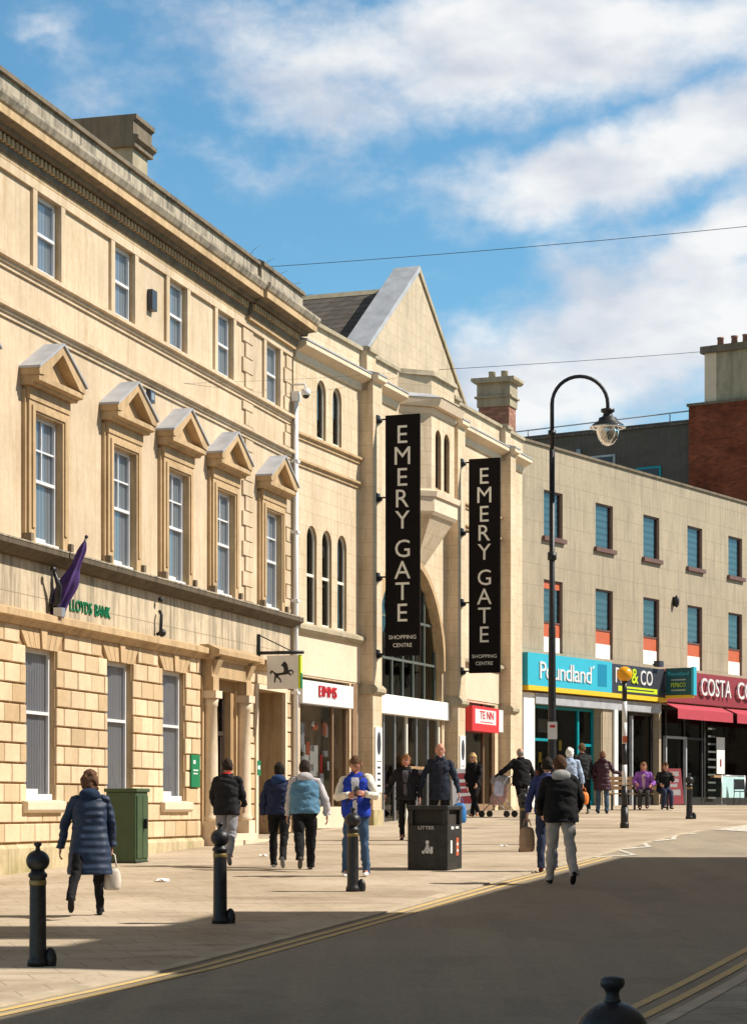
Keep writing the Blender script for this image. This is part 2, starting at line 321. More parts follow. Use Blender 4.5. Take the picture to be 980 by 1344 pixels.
# ------------------------------------------------------------------ mesh builder
class MB:
    def __init__(s): s.v = []; s.f = []; s.m = []; s.slots = []; s.sm = []; s.cur = 0; s.smooth = False
    def mat(s, name):
        if name not in s.slots: s.slots.append(name)
        s.cur = s.slots.index(name); return s
    def face(s, pts):
        i = len(s.v); s.v += [tuple(p) for p in pts]; s.f.append(list(range(i, i + len(pts)))); s.m.append(s.cur); s.sm.append(s.smooth)
    def add(s, vs, fs, smooth=None):
        i = len(s.v); s.v += [tuple(p) for p in vs]
        for f in fs: s.f.append([i + k for k in f]); s.m.append(s.cur); s.sm.append(s.smooth if smooth is None else smooth)
    def box(s, x0, x1, y0, y1, z0, z1):
        if x0 > x1: x0, x1 = x1, x0
        if y0 > y1: y0, y1 = y1, y0
        if z0 > z1: z0, z1 = z1, z0
        vs = [(x0,y0,z0),(x1,y0,z0),(x1,y1,z0),(x0,y1,z0),(x0,y0,z1),(x1,y0,z1),(x1,y1,z1),(x0,y1,z1)]
        s.add(vs, [(0,3,2,1),(4,5,6,7),(0,1,5,4),(1,2,6,5),(2,3,7,6),(3,0,4,7)], False); return s
    def cbox(s, x0, x1, yf, yb, z0, z1, c=.012):
        """block with a chamfered front (front faces -y)"""
        vs = [(x0,yb,z0),(x1,yb,z0),(x1,yb,z1),(x0,yb,z1),(x0,yf+c,z0),(x1,yf+c,z0),(x1,yf+c,z1),(x0,yf+c,z1),
              (x0+c,yf,z0+c),(x1-c,yf,z0+c),(x1-c,yf,z1-c),(x0+c,yf,z1-c)]
        s.add(vs, [(8,9,10,11),(4,5,9,8),(5,6,10,9),(6,7,11,10),(7,4,8,11),(0,1,5,4),(1,2,6,5),(2,3,7,6),(3,0,4,7)], False); return s
    def prism_y(s, outline, y0, y1):
        """outline in (x, z), counter-clockwise seen from -y, extruded from y0 (front) to y1 (back)"""
        n = len(outline); vs = [(x, y0, z) for x, z in outline] + [(x, y1, z) for x, z in outline]
        s.add(vs, [tuple(range(n)), tuple(range(2*n-1, n-1, -1))] + [(i, i+n, (i+1) % n + n, (i+1) % n) for i in range(n)], False); return s
    def sweep_x(s, prof, x0, x1):
        """profile in (y, z) swept along x with end caps"""
        n = len(prof); vs = [(x0, y, z) for y, z in prof] + [(x1, y, z) for y, z in prof]
        s.add(vs, [tuple(range(n-1, -1, -1)), tuple(range(n, 2*n))] + [(i, (i+1) % n, (i+1) % n + n, i+n) for i in range(n)], False); return s
    def lathe(s, prof, c=(0, 0, 0), seg=20, sx=1, sy=1):
        n = len(prof); vs = []; fs = []
        for r, z in prof:
            for k in range(seg):
                a = 2*math.pi*k/seg; vs.append((c[0]+r*math.cos(a)*sx, c[1]+r*math.sin(a)*sy, c[2]+z))
        for i in range(n-1):
            for k in range(seg):
                k2 = (k+1) % seg; fs.append((i*seg+k, i*seg+k2, (i+1)*seg+k2, (i+1)*seg+k))
        fs.append(tuple(range(seg-1, -1, -1))); fs.append(tuple((n-1)*seg+k for k in range(seg)))
        s.add(vs, fs, True); return s
    def tube(s, pts, rad, seg=10, flat=1.0, cap=True):
        pts = [Vector(p) for p in pts]
        if not isinstance(rad, (list, tuple)): rad = [rad]*len(pts)
        n = len(pts); vs = []; fs = []; ref = None
        for i, p in enumerate(pts):
            t = (pts[min(i+1, n-1)] - pts[max(i-1, 0)]).normalized()
            if ref is None:
                ref = Vector((0, 1, 0)) if abs(t.y) < .8 else Vector((1, 0, 0))
            a = (ref - t*ref.dot(t)).normalized(); b = t.cross(a); ref = a
            for k in range(seg):
                th = 2*math.pi*k/seg; vs.append(p + a*math.cos(th)*rad[i]*flat + b*math.sin(th)*rad[i])
        for i in range(n-1):
            for k in range(seg):
                k2 = (k+1) % seg; fs.append((i*seg+k, i*seg+k2, (i+1)*seg+k2, (i+1)*seg+k))
        if cap: fs.append(tuple(range(seg-1, -1, -1))); fs.append(tuple((n-1)*seg+k for k in range(seg)))
        s.add(vs, fs, True); return s
    def loft(s, rings, seg=20, cap=True):
        """rings of (cx, cy, cz, rx, ry)"""
        vs = []; fs = []; n = len(rings)
        for cx, cy, cz, rx, ry in rings:
            for k in range(seg):
                a = 2*math.pi*k/seg; ca, sa = math.cos(a), math.sin(a)
                e = .85
                vs.append((cx + rx*math.copysign(abs(ca)**e, ca), cy + ry*math.copysign(abs(sa)**e, sa), cz))
        for i in range(n-1):
            for k in range(seg):
                k2 = (k+1) % seg; fs.append((i*seg+k, i*seg+k2, (i+1)*seg+k2, (i+1)*seg+k))
        if cap: fs.append(tuple(range(seg-1, -1, -1))); fs.append(tuple((n-1)*seg+k for k in range(seg)))
        s.add(vs, fs, True); return s
    def ball(s, c, rx, ry, rz, seg=16, rings=10, fn=None, rot=None):
        vs = []; fs = []
        for i in range(rings+1):
            ph = -math.pi/2 + math.pi*i/rings
            for k in range(seg):
                a = 2*math.pi*k/seg; p = Vector((rx*math.cos(ph)*math.cos(a), ry*math.cos(ph)*math.sin(a), rz*math.sin(ph)))
                if fn: p = fn(p)
                if rot is not None: p = rot @ p
                vs.append((c[0]+p.x, c[1]+p.y, c[2]+p.z))
        for i in range(rings):
            for k in range(seg):
                k2 = (k+1) % seg; fs.append((i*seg+k, i*seg+k2, (i+1)*seg+k2, (i+1)*seg+k))
        s.add(vs, fs, True); return s
    def text(s, txt, origin, xd, yd, height, width=None, depth=.012, spacing=1.0):
        """lettering centred on origin; xd, yd = reading and up directions"""
        cu = bpy.data.curves.new('t', 'FONT'); cu.body = txt; cu.size = 1; cu.align_x = 'CENTER'; cu.space_character = spacing; cu.resolution_u = 3
        ob = bpy.data.objects.new('t', cu); C.objects.link(ob); dg = bpy.context.evaluated_depsgraph_get(); dg.update()
        me = bpy.data.meshes.new_from_object(ob.evaluated_get(dg)); bpy.data.objects.remove(ob); bpy.data.curves.remove(cu)
        vs = [v.co.copy() for v in me.vertices]
        if not vs: return s
        x0, x1 = min(v.x for v in vs), max(v.x for v in vs); y0, y1 = min(v.y for v in vs), max(v.y for v in vs)
        k = height / max(y1-y0, 1e-6); kx = (width / (x1-x0)) if width else k
        xd = Vector(xd); yd = Vector(yd); nn = xd.cross(yd).normalized(); o = Vector(origin)
        W = [o + xd*((v.x-(x0+x1)/2)*kx) + yd*((v.y-(y0+y1)/2)*k) for v in vs]
        faces = [tuple(p.vertices) for p in me.polygons]
        n = len(W); allv = [w + nn*depth for w in W] + W
        ed = {}
        for f in faces:
            for i in range(len(f)):
                a, b = f[i], f[(i+1) % len(f)]; ed[(a, b)] = ed.get((a, b), 0) + 1
        sides = [(a, a+n, b+n, b) for (a, b) in ed if (b, a) not in ed]
        s.add(allv, faces + sides, False); bpy.data.meshes.remove(me); return s
    def jitter(s, amp, scale, seed=0):
        out = []
        for p in s.v:
            q = Vector(p)*scale + Vector((seed*3.1, seed*1.7, seed))
            n = mnoise.noise_vector(q); out.append((p[0]+n.x*amp, p[1]+n.y*amp, p[2]+n.z*amp*.6))
        s.v = out; return s
    def folds(s, amp, seed):
        out = []
        for p in s.v:
            n = mnoise.noise(Vector((p[0]*6+seed, p[1]*6, p[2]*17+p[0]*9))); m = mnoise.noise(Vector((p[0]*14, p[1]*14+seed, p[2]*9)))
            v = (1-abs(n)*2.6)*amp*.9 + m*amp*.6 + mnoise.noise(Vector((p[0]*25, p[1]*25, p[2]*34+seed)))*amp*.45
            l = math.hypot(p[0], p[1]) or 1
            out.append((p[0]+p[0]/l*v, p[1]+p[1]/l*v, p[2]))
        s.v = out; return s
    def build(s, name, parent=None, subd=0, bevel=0, weld=False, label=None):
        me = bpy.data.meshes.new(name); me.from_pydata(s.v, [], s.f)
        for sl in s.slots: me.materials.append(M[sl])
        me.polygons.foreach_set('material_index', s.m); me.polygons.foreach_set('use_smooth', s.sm)
        me.update()
        bm = bmesh.new(); bm.from_mesh(me)
        if weld: bmesh.ops.remove_doubles(bm, verts=bm.verts, dist=.0004)
        bm.to_mesh(me); bm.free()
        o = bpy.data.objects.new(name, me); C.objects.link(o)
        if parent is not None: o.parent = parent
        if label: o['label'] = label
        if bevel:
            b = o.modifiers.new('bevel', 'BEVEL'); b.width = bevel; b.segments = 2; b.limit_method = 'ANGLE'; b.angle_limit = R(40); b.harden_normals = False
        if subd:
            q = o.modifiers.new('subd', 'SUBSURF'); q.levels = subd; q.render_levels = subd
        return o

def tag(o, label, cat, group=None):
    o['label'] = label; o['category'] = cat
    if group: o['group'] = group
    return o
def struct(o): o['kind'] = 'structure'; return o
def empty(name, loc=(0, 0, 0), rz=0.0, label=None, cat=None, group=None):
    o = bpy.data.objects.new(name, None); C.objects.link(o); o.location = loc; o.rotation_euler = (0, 0, rz); o.empty_display_size = .3
    if label: tag(o, label, cat, group)
    return o
def copy_tree(o, parent=None):
    c = o.copy(); C.objects.link(c); c.parent = parent
    for ch in list(o.children): copy_tree(ch, c)
    return c

# ------------------------------------------------------------------ the lie of the land
def sp(t, k=2.0): return k*math.log1p(math.exp(max(-30, min(30, t/k)))) if t/k < 30 else t
def gz(y): return .034*(sp(y-16) - sp(y-65))
def lerp_tab(tab, y):
    if y <= tab[0][0]: (a, b), (c, d) = tab[0], tab[1]
    elif y >= tab[-1][0]: (a, b), (c, d) = tab[-2], tab[-1]
    else:
        for i in range(len(tab)-1):
            if tab[i][0] <= y <= tab[i+1][0]: (a, b), (c, d) = tab[i], tab[i+1]; break
    return b + (d-b)*(y-a)/(c-a)
KF = [(0, -8.9), (17, -2.86), (20, -1.76), (25.5, -.07), (31.3, 1.64), (36.2, 3.22), (41.8, 4.97), (45.9, 6.3), (48, 7.1), (52, 9.2), (55, 12.5), (58, 17.0), (61, 25.0)]
KN = [(0, -3.56), (16.3, 2.14), (19.7, 3.33), (30, 6.9), (38, 9.9), (44, 13.2), (48, 17.5), (51, 24), (53, 31)]
def kf(y): return lerp_tab(KF, y)
def kn(y): return lerp_tab(KN, y)
PV = .014
def pave(x, y): return gz(y) + PV
def at(px, py):
    """point of the street surface seen at photo position (px, py), by walking along the sight line"""
    y = 5.0
    while y < 90:
        if 1.6 + (1060-py)*y/F <= gz(y) + PV: break
        y += .02
    return ((px-490)/F*y, y, gz(y)+PV)

def build_ground():
    rows = [-30 + i for i in range(0, 150)]
    g = MB().mat('ground_far')
    big = [-900, -60, -20, 20, 60, 900]; ys = [-900, -200, -60] + rows + [130, 160, 300, 900, 3000]
    for i in range(len(ys)-1):
        for j in range(len(big)-1):
            g.face([(big[j], ys[i], gz(ys[i])-.05), (big[j+1], ys[i], gz(ys[i])-.05), (big[j+1], ys[i+1], gz(ys[i+1])-.05), (big[j], ys[i+1], gz(ys[i+1])-.05)])
    struct(g.build('ground'))
    rd = MB().mat('asphalt'); pf = MB().mat('paving'); pn = MB().mat('near_paving'); kb = MB().mat('kerb_stone')
    kw = .14
    for y in rows:
        if y > 62: 
            if y < 110: pf.face([(-40, y, gz(y)+PV), (60, y, gz(y)+PV), (60, y+1, gz(y+1)+PV), (-40, y+1, gz(y+1)+PV)])
            continue
        a, b = y, y+1
        za, zb = gz(a), gz(b)
        fa, fb = kf(a), kf(b)
        na, nb = (kn(a), kn(b)) if a < 53 else (60, 60)
        if y > 52: nb = 60
        fa2, fb2 = min(fa, 60), min(fb, 60)
        rd.face([(fa2-.02, a, za), (max(na, fa2)+.02, a, za), (max(nb, fb2)+.02, b, zb), (fb2-.02, b, zb)])
        pf.face([(-40, a, za+PV), (fa2-kw, a, za+PV), (fb2-kw, b, zb+PV), (-40, b, zb+PV)])
        kb.add([(fa2-kw, a, za+PV+.004), (fa2, a, za+PV+.004), (fb2, b, zb+PV+.004), (fb2-kw, b, zb+PV+.004), (fa2, a, za-.03), (fb2, b, zb-.03)], [(0, 1, 2, 3), (1, 4, 5, 2)], False)
        if a < 53:
            pn.face([(na+kw, a, za+PV), (40, a, za+PV), (40, b, zb+PV), (min(nb, 39)+kw, b, zb+PV)])
            kb.add([(na, a, za+PV+.004), (na+kw, a, za+PV+.004), (nb+kw, b, zb+PV+.004), (nb, b, zb+PV+.004), (na, a, za-.03), (nb, b, zb-.03)], [(0, 1, 2, 3), (4, 0, 3, 5)], False)
    struct(rd.build('road')); struct(pf.build('pavement')); struct(pn.build('pavement')); struct(kb.build('kerb'))
    # double yellow lines: following each kerb
    yl = MB().mat('yellow_line')
    def line(mb, f, off, w, y0, y1, step=.5):
        y = y0
        while y < y1 - 1e-6:
            b = min(y+step, y1)
            def zz(q):  # follow the facets of the road sheet
                k = math.floor(q); return gz(k) + (gz(k+1)-gz(k))*(q-k) + .006
            mb.face([(f(y)+off, y, zz(y)), (f(y)+off+w, y, zz(y)), (f(b)+off+w, b, zz(b)), (f(b)+off, b, zz(b))]); y = b
    line(yl, kf, .10, .085, -10, 38.0); line(yl, kf, .27, .085, -10, 38.0)
    line(yl, kn, -.20, .09, -10, 36.0); line(yl, kn, -.42, .09, -10, 36.0)
    struct(yl.build('road_marking'))
    # zig-zag approach lines and the first bars of the zebra crossing
    wl = MB().mat('white_line')
    def seg(p, q, w=.1):
        (x0, y0), (x1, y1) = p, q
        n = max(1, int(abs(y1-y0)/.5)+1); d = Vector((x1-x0, y1-y0)).normalized(); nx, ny = -d.y*w/2, d.x*w/2
        for i in range(n):
            a, b = i/n, (i+1)/n; ax, ay, bx, by = x0+(x1-x0)*a, y0+(y1-y0)*a, x0+(x1-x0)*b, y0+(y1-y0)*b
            wl.face([(ax-nx, ay-ny, gz(ay-ny)+.008), (bx-nx, by-ny, gz(by-ny)+.008), (bx+nx, by+ny, gz(by+ny)+.008), (ax+nx, ay+ny, gz(ay+ny)+.008)])
    zz = [(3.75, 37.9), (4.55, 38.6), (4.45, 40.4), (5.15, 41.4), (5.25, 43.2), (6.0, 44.3), (6.3, 46.2), (6.9, 46.9)]
    for i in range(len(zz)-1): seg(zz[i], zz[i+1], .10 if i % 2 else .2)
    for k in range(5):
        q = [(7.45+k*1.5, 48.6+k*1.1), (8.9+k*1.5, 47.2+k*1.1), (10.3+k*1.5, 50.0+k*1.1), (8.95+k*1.5, 51.6+k*1.1)]
        q = [(q[0][0]+(x-q[0][0])*(1 if i != 1 and i != 2 else .55), y) for i, (x, y) in enumerate(q)]
        wl.face([(x, y, gz(y)+.01) for x, y in q])
    struct(wl.build('road_marking'))
build_ground()

# ------------------------------------------------------------------ building helpers (local frame: x along the front, y into the building, z up)
def wall(mb, u0, u1, z0, z1, ops, y=0.0, reveal=None):
    us = sorted({u0, u1} | {v for o in ops for v in (o[0], o[1]) if u0 < v < u1}); zs = sorted({z0, z1} | {v for o in ops for v in (o[2], o[3]) if z0 < v < z1})
    for i in range(len(us)-1):
        for j in range(len(zs)-1):
            cu, cz = (us[i]+us[i+1])/2, (zs[j]+zs[j+1])/2
            if any(o[0] < cu < o[1] and o[2] < cz < o[3] for o in ops): continue
            mb.face([(us[i], y, zs[j]), (us[i+1], y, zs[j]), (us[i+1], y, zs[j+1]), (us[i], y, zs[j+1])])
    keep = mb.cur
    for o in ops:
        a, b, c, d, dep = o[:5]; arch = len(o) > 5 and o[5]
        if reveal: mb.mat(reveal)
        if arch:
            r = (b-a)/2; sz = d-r; m = (a+b)/2; n = 14
            arc = [(m - r*math.cos(math.pi*k/n), sz + r*math.sin(math.pi*k/n)) for k in range(n+1)]
            mb.face([(a, y, c), (a, y+dep, c), (a, y+dep, sz), (a, y, sz)][::-1]); mb.face([(b, y, c), (b, y+dep, c), (b, y+dep, sz), (b, y, sz)])
            for k in range(n):
                p, q = arc[k], arc[k+1]; mb.face([(p[0], y, p[1]), (p[0], y+dep, p[1]), (q[0], y+dep, q[1]), (q[0], y, q[1])][::-1])
            mb.cur = keep
            for k in range(n):
                p, q = arc[k], arc[k+1]; mb.face([(p[0], y, p[1]), (q[0], y, q[1]), (q[0], y, d), (p[0], y, d)])
            if reveal: mb.mat(reveal)
        else:
            mb.face([(a, y, c), (a, y+dep, c), (a, y+dep, d), (a, y, d)][::-1]); mb.face([(b, y, c), (b, y+dep, c), (b, y+dep, d), (b, y, d)])
            mb.face([(a, y, d), (b, y, d), (b, y+dep, d), (a, y+dep, d)][::-1])
        mb.face([(a, y, c), (b, y, c), (b, y+dep, c), (a, y+dep, c)])
        mb.cur = keep
def body(mb, u0, u1, dep, z0, z1, front=False):
    """back, ends and flat top of a building whose front sheet is made apart"""
    y = .0
    mb.face([(u0, dep, z0), (u0, y, z0), (u0, y, z1), (u0, dep, z1)]); mb.face([(u1, y, z0), (u1, dep, z0), (u1, dep, z1), (u1, y, z1)])
    mb.face([(u1, dep, z0), (u0, dep, z0), (u0, dep, z1), (u1, dep, z1)]); mb.face([(u0, y, z1), (u1, y, z1), (u1, dep, z1), (u0, dep, z1)])

def sash(parent, u0, u1, z0, z1, y, fr='white_paint', bar=.05, rail=.5, munt=(1, 1), back='net_curtain', glassm='glass', blind_gap=.01, lower_munt=(0, 0), name='window', sill=None):
    """sash window: frame mesh with its pane and blind as sub-parts"""
    f = MB().mat(fr); d = .06
    f.box(u0, u0+bar, y, y+d, z0, z1); f.box(u1-bar, u1, y, y+d, z0, z1)
    f.box(u0+bar, u1-bar, y, y+d, z1-bar, z1); f.box(u0+bar, u1-bar, y, y+d, z0, z0+bar*1.3)
    zr = z0 + (z1-z0)*rail
    if rail: f.box(u0+bar, u1-bar, y-.012, y+d, zr-bar*.45, zr+bar*.45)
    def bars(a, b, nv, nh):
        for k in range(nv): c = u0+bar+(u1-u0-2*bar)*(k+1)/(nv+1); f.box(c-.014, c+.014, y+.012, y+d-.01, a, b)
        for k in range(nh): c = a+(b-a)*(k+1)/(nh+1); f.box(u0+bar, u1-bar, y+.013, y+d-.012, c-.014, c+.014)
    if rail:
        bars(zr+bar*.45, z1-bar, *munt); bars(z0+bar*1.3, zr-bar*.45, *lower_munt)
    fo = f.build(name, parent)
    g = MB().mat(glassm); g.face([(u0+bar*.5, y+d*.6, z0+.02), (u1-bar*.5, y+d*.6, z0+.02), (u1-bar*.5, y+d*.6, z1-.02), (u0+bar*.5, y+d*.6, z1-.02)]); g.build('pane', fo)
    if back:
        b = MB().mat(back); b.face([(u0-.1, y+d+blind_gap, z0), (u1+.3, y+d+blind_gap, z0), (u1+.3, y+d+blind_gap, z1), (u0-.1, y+d+blind_gap, z1)]); b.build('blind', fo)
    if sill:
        s = MB().mat(sill); s.box(u0, u1, y-.05, y+.0, z0-.02, z0+.07); s.build('sill', fo)
    return fo

def frame_of(name, x, y, dx, dy, label, cat):
    return empty(name, (x, y, 0), math.atan2(dy, dx), label, cat)
def loc2w(root_pos, d, u, v, z=0):
    """local (u along the front, v outwards) to world"""
    return (root_pos[0] + d[0]*u + d[1]*v, root_pos[1] + d[1]*u - d[0]*v, z)

# ------------------------------------------------------------------ the bank: long stone front with pedimented windows
B1P, B1D = (-5.576, 33.0), (.2659, .9640)
bank = frame_of('bank_building', *B1P, *B1D, 'long warm stone bank building with pedimented sash windows and deep cornice', 'building')
UA, UB = -10.0, 14.35
UPX = [-7.75, -4.7, -1.6, 1.6, 4.77, 7.37, 9.97, 12.95]
def build_bank():
    gw = [(u-.57, u+.57, 1.72, 4.06) for u in (-7.75, -4.7, -1.6, 1.45, 4.7, 7.3)]
    door = (9.4, 10.5, 1.0, 3.85); passage = (12.0, 13.78, 1.0, 4.0)
    fw = [(u-.52, u+.52, 5.66, 7.68) for u in UPX]
    tw = [(u-.46+.12, u+.46+.12, 9.95, 11.15) for u in UPX]
    # ground floor: the sheet behind the blocks shows only as joints
    mb = MB().mat('joint_stone')
    wall(mb, UA, UB, 1.0, 4.42, [g + (.20,) for g in gw] + [door + (.5,), passage + (1.3,)], 0, 'tan_stone')
    mb.mat('warm_stone')
    wall(mb, UA, UB, 5.5, 9.1, [w + (.19,) for w in fw], 0, 'tan_stone')
    wall(mb, UA, UB, 9.1, 11.3, [w + (.20,) for w in tw], 0, 'tan_stone')
    mb.mat('weathered_stone'); wall(mb, UA, UB, 4.42, 5.5, [], -.03)
    mb.mat('warm_stone'); body(mb, UA, UB, 13, -.5, 12.0)
    mb.build('wall', bank)
    # plinth
    p = MB().mat('plinth_stone')
    for a, b in ((UA, 8.7), (11.2, 12.0), (13.78, UB)):
        p.sweep_x([(0, -.5), (-.10, -.5), (-.10, .98), (-.055, 1.04), (0, 1.04)], a, b)
    p.build('plinth', bank)
    # rusticated blocks, course by course
    rb = MB().mat('block_stone'); rnd = random.Random(4)
    ops = gw + [(8.68, 11.2, 0, 4.6), (12.0, 13.78, 0, 4.0)]
    n = 11; h = (4.40-1.06)/n
    for k in range(n):
        z0 = 1.06 + k*h; z1 = z0 + h; zc = (z0+z1)/2
        blk = []
        for a, b, c, d in ops:
            pad = 0
            if (a, b, c, d) in gw and z1 > 4.07: q = .31*(min(z1, 4.4)-4.065)/.335*.8; a, b, d = a-q, b+q, 5
            if c - .02 < zc < d: blk.append((a, b))
            elif (a, b, c, d) in gw and z0 < 1.72 < z1 - .04: blk.append((a, b))
        u = UA - (.28 if k % 2 else 0)
        while u < UB:
            a, b = max(u, UA), min(u+.56, UB); pieces = [(a, b)]
            for (p0, p1) in blk:
                np_ = []
                for (s, e) in pieces:
                    if p1 <= s or p0 >= e: np_.append((s, e))
                    else:
                        if s < p0: np_.append((s, p0))
                        if e > p1: np_.append((p1, e))
                pieces = np_
            for s, e in pieces:
                if e - s > .07: rb.cbox(s+.011, e-.011, -.035-rnd.random()*.012, .0, z0+.014, z1-.014, .011)
            u += .56
    rb.build('rustication', bank)
    # fanned voussoirs over the ground windows
    for (a, b, c, d) in gw:
        v = MB().mat('tan_stone'); m = (a+b)/2; k = 7
        for i in range(k):
            t0, t1 = -1 + 2*i/k, -1 + 2*(i+1)/k
            x0, x1 = m+t0*.57, m+t1*.57; X0, X1 = m+t0*.88, m+t1*.88
            pr = .085 if i == 3 else .05
            v.prism_y([(x0+.008, 4.065), (x1-.008, 4.065), (X1-.008, 4.40), (X0+.008, 4.40)], -pr, 0)
        v.build('voussoir', bank)
    for i, (a, b, c, d) in enumerate(gw):
        o = sash(bank, a, b, c, d, .08, bar=.055, rail=.58, munt=(0, 0), back='vertical_blind', blind_gap=.004, glassm='glass')
        s = MB().mat('off_white'); s.box(a+.02, b-.05, .02, .08, c, c+.09); s.box(a+.03, a+.5, .0, .02, c, c+.17); s.build('sill_board', o)
        s = MB().mat('pale_stone'); s.sweep_x([(0, c-.20), (-.10, c-.20), (-.14, c-.15), (-.14, c-.03), (0, c+.0)], a-.16, b+.16); s.build('sill', bank, bevel=.008)
    # string courses
    s = MB().mat('tan_stone')
    s.sweep_x([(0, 4.38), (-.09, 4.38), (-.16, 4.46), (-.22, 4.48), (-.22, 4.58), (-.03, 4.64), (0, 4.64)], UA, UB); s.build('string_course', bank)
    s = MB().mat('ledge_stone'); s.sweep_x([(0, 5.40), (-.14, 5.42), (-.26, 5.50), (-.30, 5.52), (-.30, 5.60), (0, 5.60)], UA, UB); s.mat('cornice_stone'); s.sweep_x([(0, 5.60), (-.31, 5.60), (-.31, 5.625), (-.02, 5.68), (0, 5.68)], UA, UB); s.build('ledge', bank)  # dark face and soffit: soot staining and under-ledge shade in one colour
    s = MB().mat('warm_stone')
    for zt in (9.12, 9.86):
        s.sweep_x([(0, zt-.16), (-.035, zt-.16), (-.035, zt-.10), (-.07, zt-.095), (-.07, zt-.045), (-.13, zt-.03), (-.13, zt+.03), (-.01, zt+.07), (0, zt+.07)], UA, UB)
    s.build('string_course', bank)
    # top storey: raised strips framing sunk panels
    s = MB().mat('warm_stone')
    s.box(UA, UB, -.055, 0, 11.15, 11.30)
    for u in [q+.12 for q in UPX]: s.box(u-.62, u-.46, -.05, 0, 9.93, 11.15); s.box(u+.46, u+.62, -.05, 0, 9.93, 11.15)
    s.build('panel_frame', bank)
    # quoins of the end bay
    q = MB().mat('warm_stone')
    for z0, z1 in ((5.70, 8.94), (9.20, 9.68), (9.95, 11.13)):
        k = 0; z = z0
        while z < z1 - .15:
            e = .16 if k % 2 else 0
            q.cbox(11.32-e, 11.78, -.04, 0, z+.008, min(z+.30, z1)-.008, .008)
            q.cbox(13.98-(.0 if k % 2 else .12), 14.34, -.04, 0, z+.008, min(z+.30, z1)-.008, .008)
            z += .30; k += 1
    q.build('quoin', bank)
    # main cornice and parapet
    for a, b, e in ((UA, 11.3, 0), (11.3, UB, .07)):
        s = MB().mat('tan_stone')
        s.sweep_x([(0, 11.30), (-.06-e, 11.30), (-.06-e, 11.37), (0, 11.37)], a, b); s.mat('dark_stone'); s.sweep_x([(0, 11.37), (-.06-e, 11.37), (-.10-e, 11.40), (-.10-e, 11.63), (0, 11.63)], a, b); s.build('frieze', bank)  # upper band darkened: the cornice's shadow put into the stone colour
        s = MB().mat('tan_stone'); u = a + .05
        while u < b - .1: s.box(u, u+.08, -.16-e, -.10-e, 11.49, 11.60); u += .15
        s.build('dentil', bank)
        s = MB().mat('cornice_stone')
        s.sweep_x([(0, 11.86), (-.45-e, 11.86), (-.50-e, 11.95), (-.50-e, 12.00), (-.30-e, 12.04), (-.22-e, 12.06), (0, 12.06)], a, b + (e > 0)*.35); s.mat('tan_stone'); s.sweep_x([(0, 11.71), (-.42-e, 11.71), (-.42-e, 11.84), (-.44-e, 11.86), (0, 11.86)], a, b + (e > 0)*.33); s.mat('dark_stone'); s.sweep_x([(0, 11.63), (-.22-e, 11.63), (-.24-e, 11.69), (-.40-e, 11.71), (0, 11.71)], a, b + (e > 0)*.3)  # bed under the corona in dark stone, soffit shade put into its colour
        s.build('cornice', bank)
        s = MB().mat('cornice_stone')
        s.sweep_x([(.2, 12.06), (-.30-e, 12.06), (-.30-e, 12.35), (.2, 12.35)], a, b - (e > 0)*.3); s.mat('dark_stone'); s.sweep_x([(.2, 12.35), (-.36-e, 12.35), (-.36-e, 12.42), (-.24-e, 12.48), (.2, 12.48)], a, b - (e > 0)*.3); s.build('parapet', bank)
    # first floor windows: architrave, frieze, pediment with lead top
    for (a, b, c, d) in fw:
        m = (a+b)/2
        s = MB().mat('tan_stone')
        s.box(a-.24, a, -.10, 0, 5.68, 7.86); s.box(b, b+.24, -.10, 0, 5.68, 7.86); s.box(a, b, -.10, 0, 7.68, 7.86)
        s.box(a-.15, a-.05, -.125, -.10, 5.9, 7.78); s.box(b+.05, b+.15, -.125, -.10, 5.9, 7.78); s.box(a-.05, b+.05, -.125, -.10, 7.71, 7.78)
        s.box(a-.30, a-.24, -.06, 0, 5.68, 8.0); s.box(b+.24, b+.30, -.06, 0, 5.68, 8.0)
        s.box(a-.26, b+.26, -.12, 0, 7.86, 8.06)
        s.build('architrave', bank)
        s = MB().mat('tan_stone')
        s.sweep_x([(0, 8.06), (-.20, 8.06), (-.22, 8.10), (-.31, 8.12), (-.31, 8.20), (0, 8.22)], m-.86, m+.86)
        # tympanum, set back
        s.prism_y([(m-.75, 8.215), (m+.75, 8.215), (m, 8.70)], -.16, 0)
        # raking cornices
        for sg in (-1, 1):
            o = [(m+sg*.88, 8.20), (m+sg*.91, 8.30), (m, 8.80), (m, 8.66), (m+sg*.66, 8.225)]
            s.prism_y(o if sg < 0 else o[::-1], -.33, 0)
        # centre piece filling between the raking cornices
        s.build('pediment', bank)
        s = MB().mat('lead')
        for sg in (-1, 1):
            o = [(m+sg*.93, 8.292), (m+sg*.93, 8.33), (m, 8.84), (m, 8.802)]
            s.prism_y(o if sg < 0 else o[::-1], -.36, .0)
        s.build('lead_cap', bank)
        # little feet at the ledge
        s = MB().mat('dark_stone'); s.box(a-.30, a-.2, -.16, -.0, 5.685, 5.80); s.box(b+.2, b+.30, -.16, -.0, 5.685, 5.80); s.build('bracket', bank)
    for (a, b, c, d) in fw:
        o = sash(bank, a, b, c, d, .02, bar=.055, rail=.50, munt=(1, 1), back='net_curtain', blind_gap=.004)
        s = MB().mat('off_white'); s.box(a+.02, b-.02, -.04, .02, c, c+.07); s.box(a+.03, a+.45, -.06, -.04, c, c+.11); s.build('sill_board', o)
    for (a, b, c, d) in tw:
        sash(bank, a, b, c, d, .06, bar=.05, rail=.5, munt=(0, 0), back='net_curtain', blind_gap=.004)
    # porch
    s = MB().mat('tan_stone')
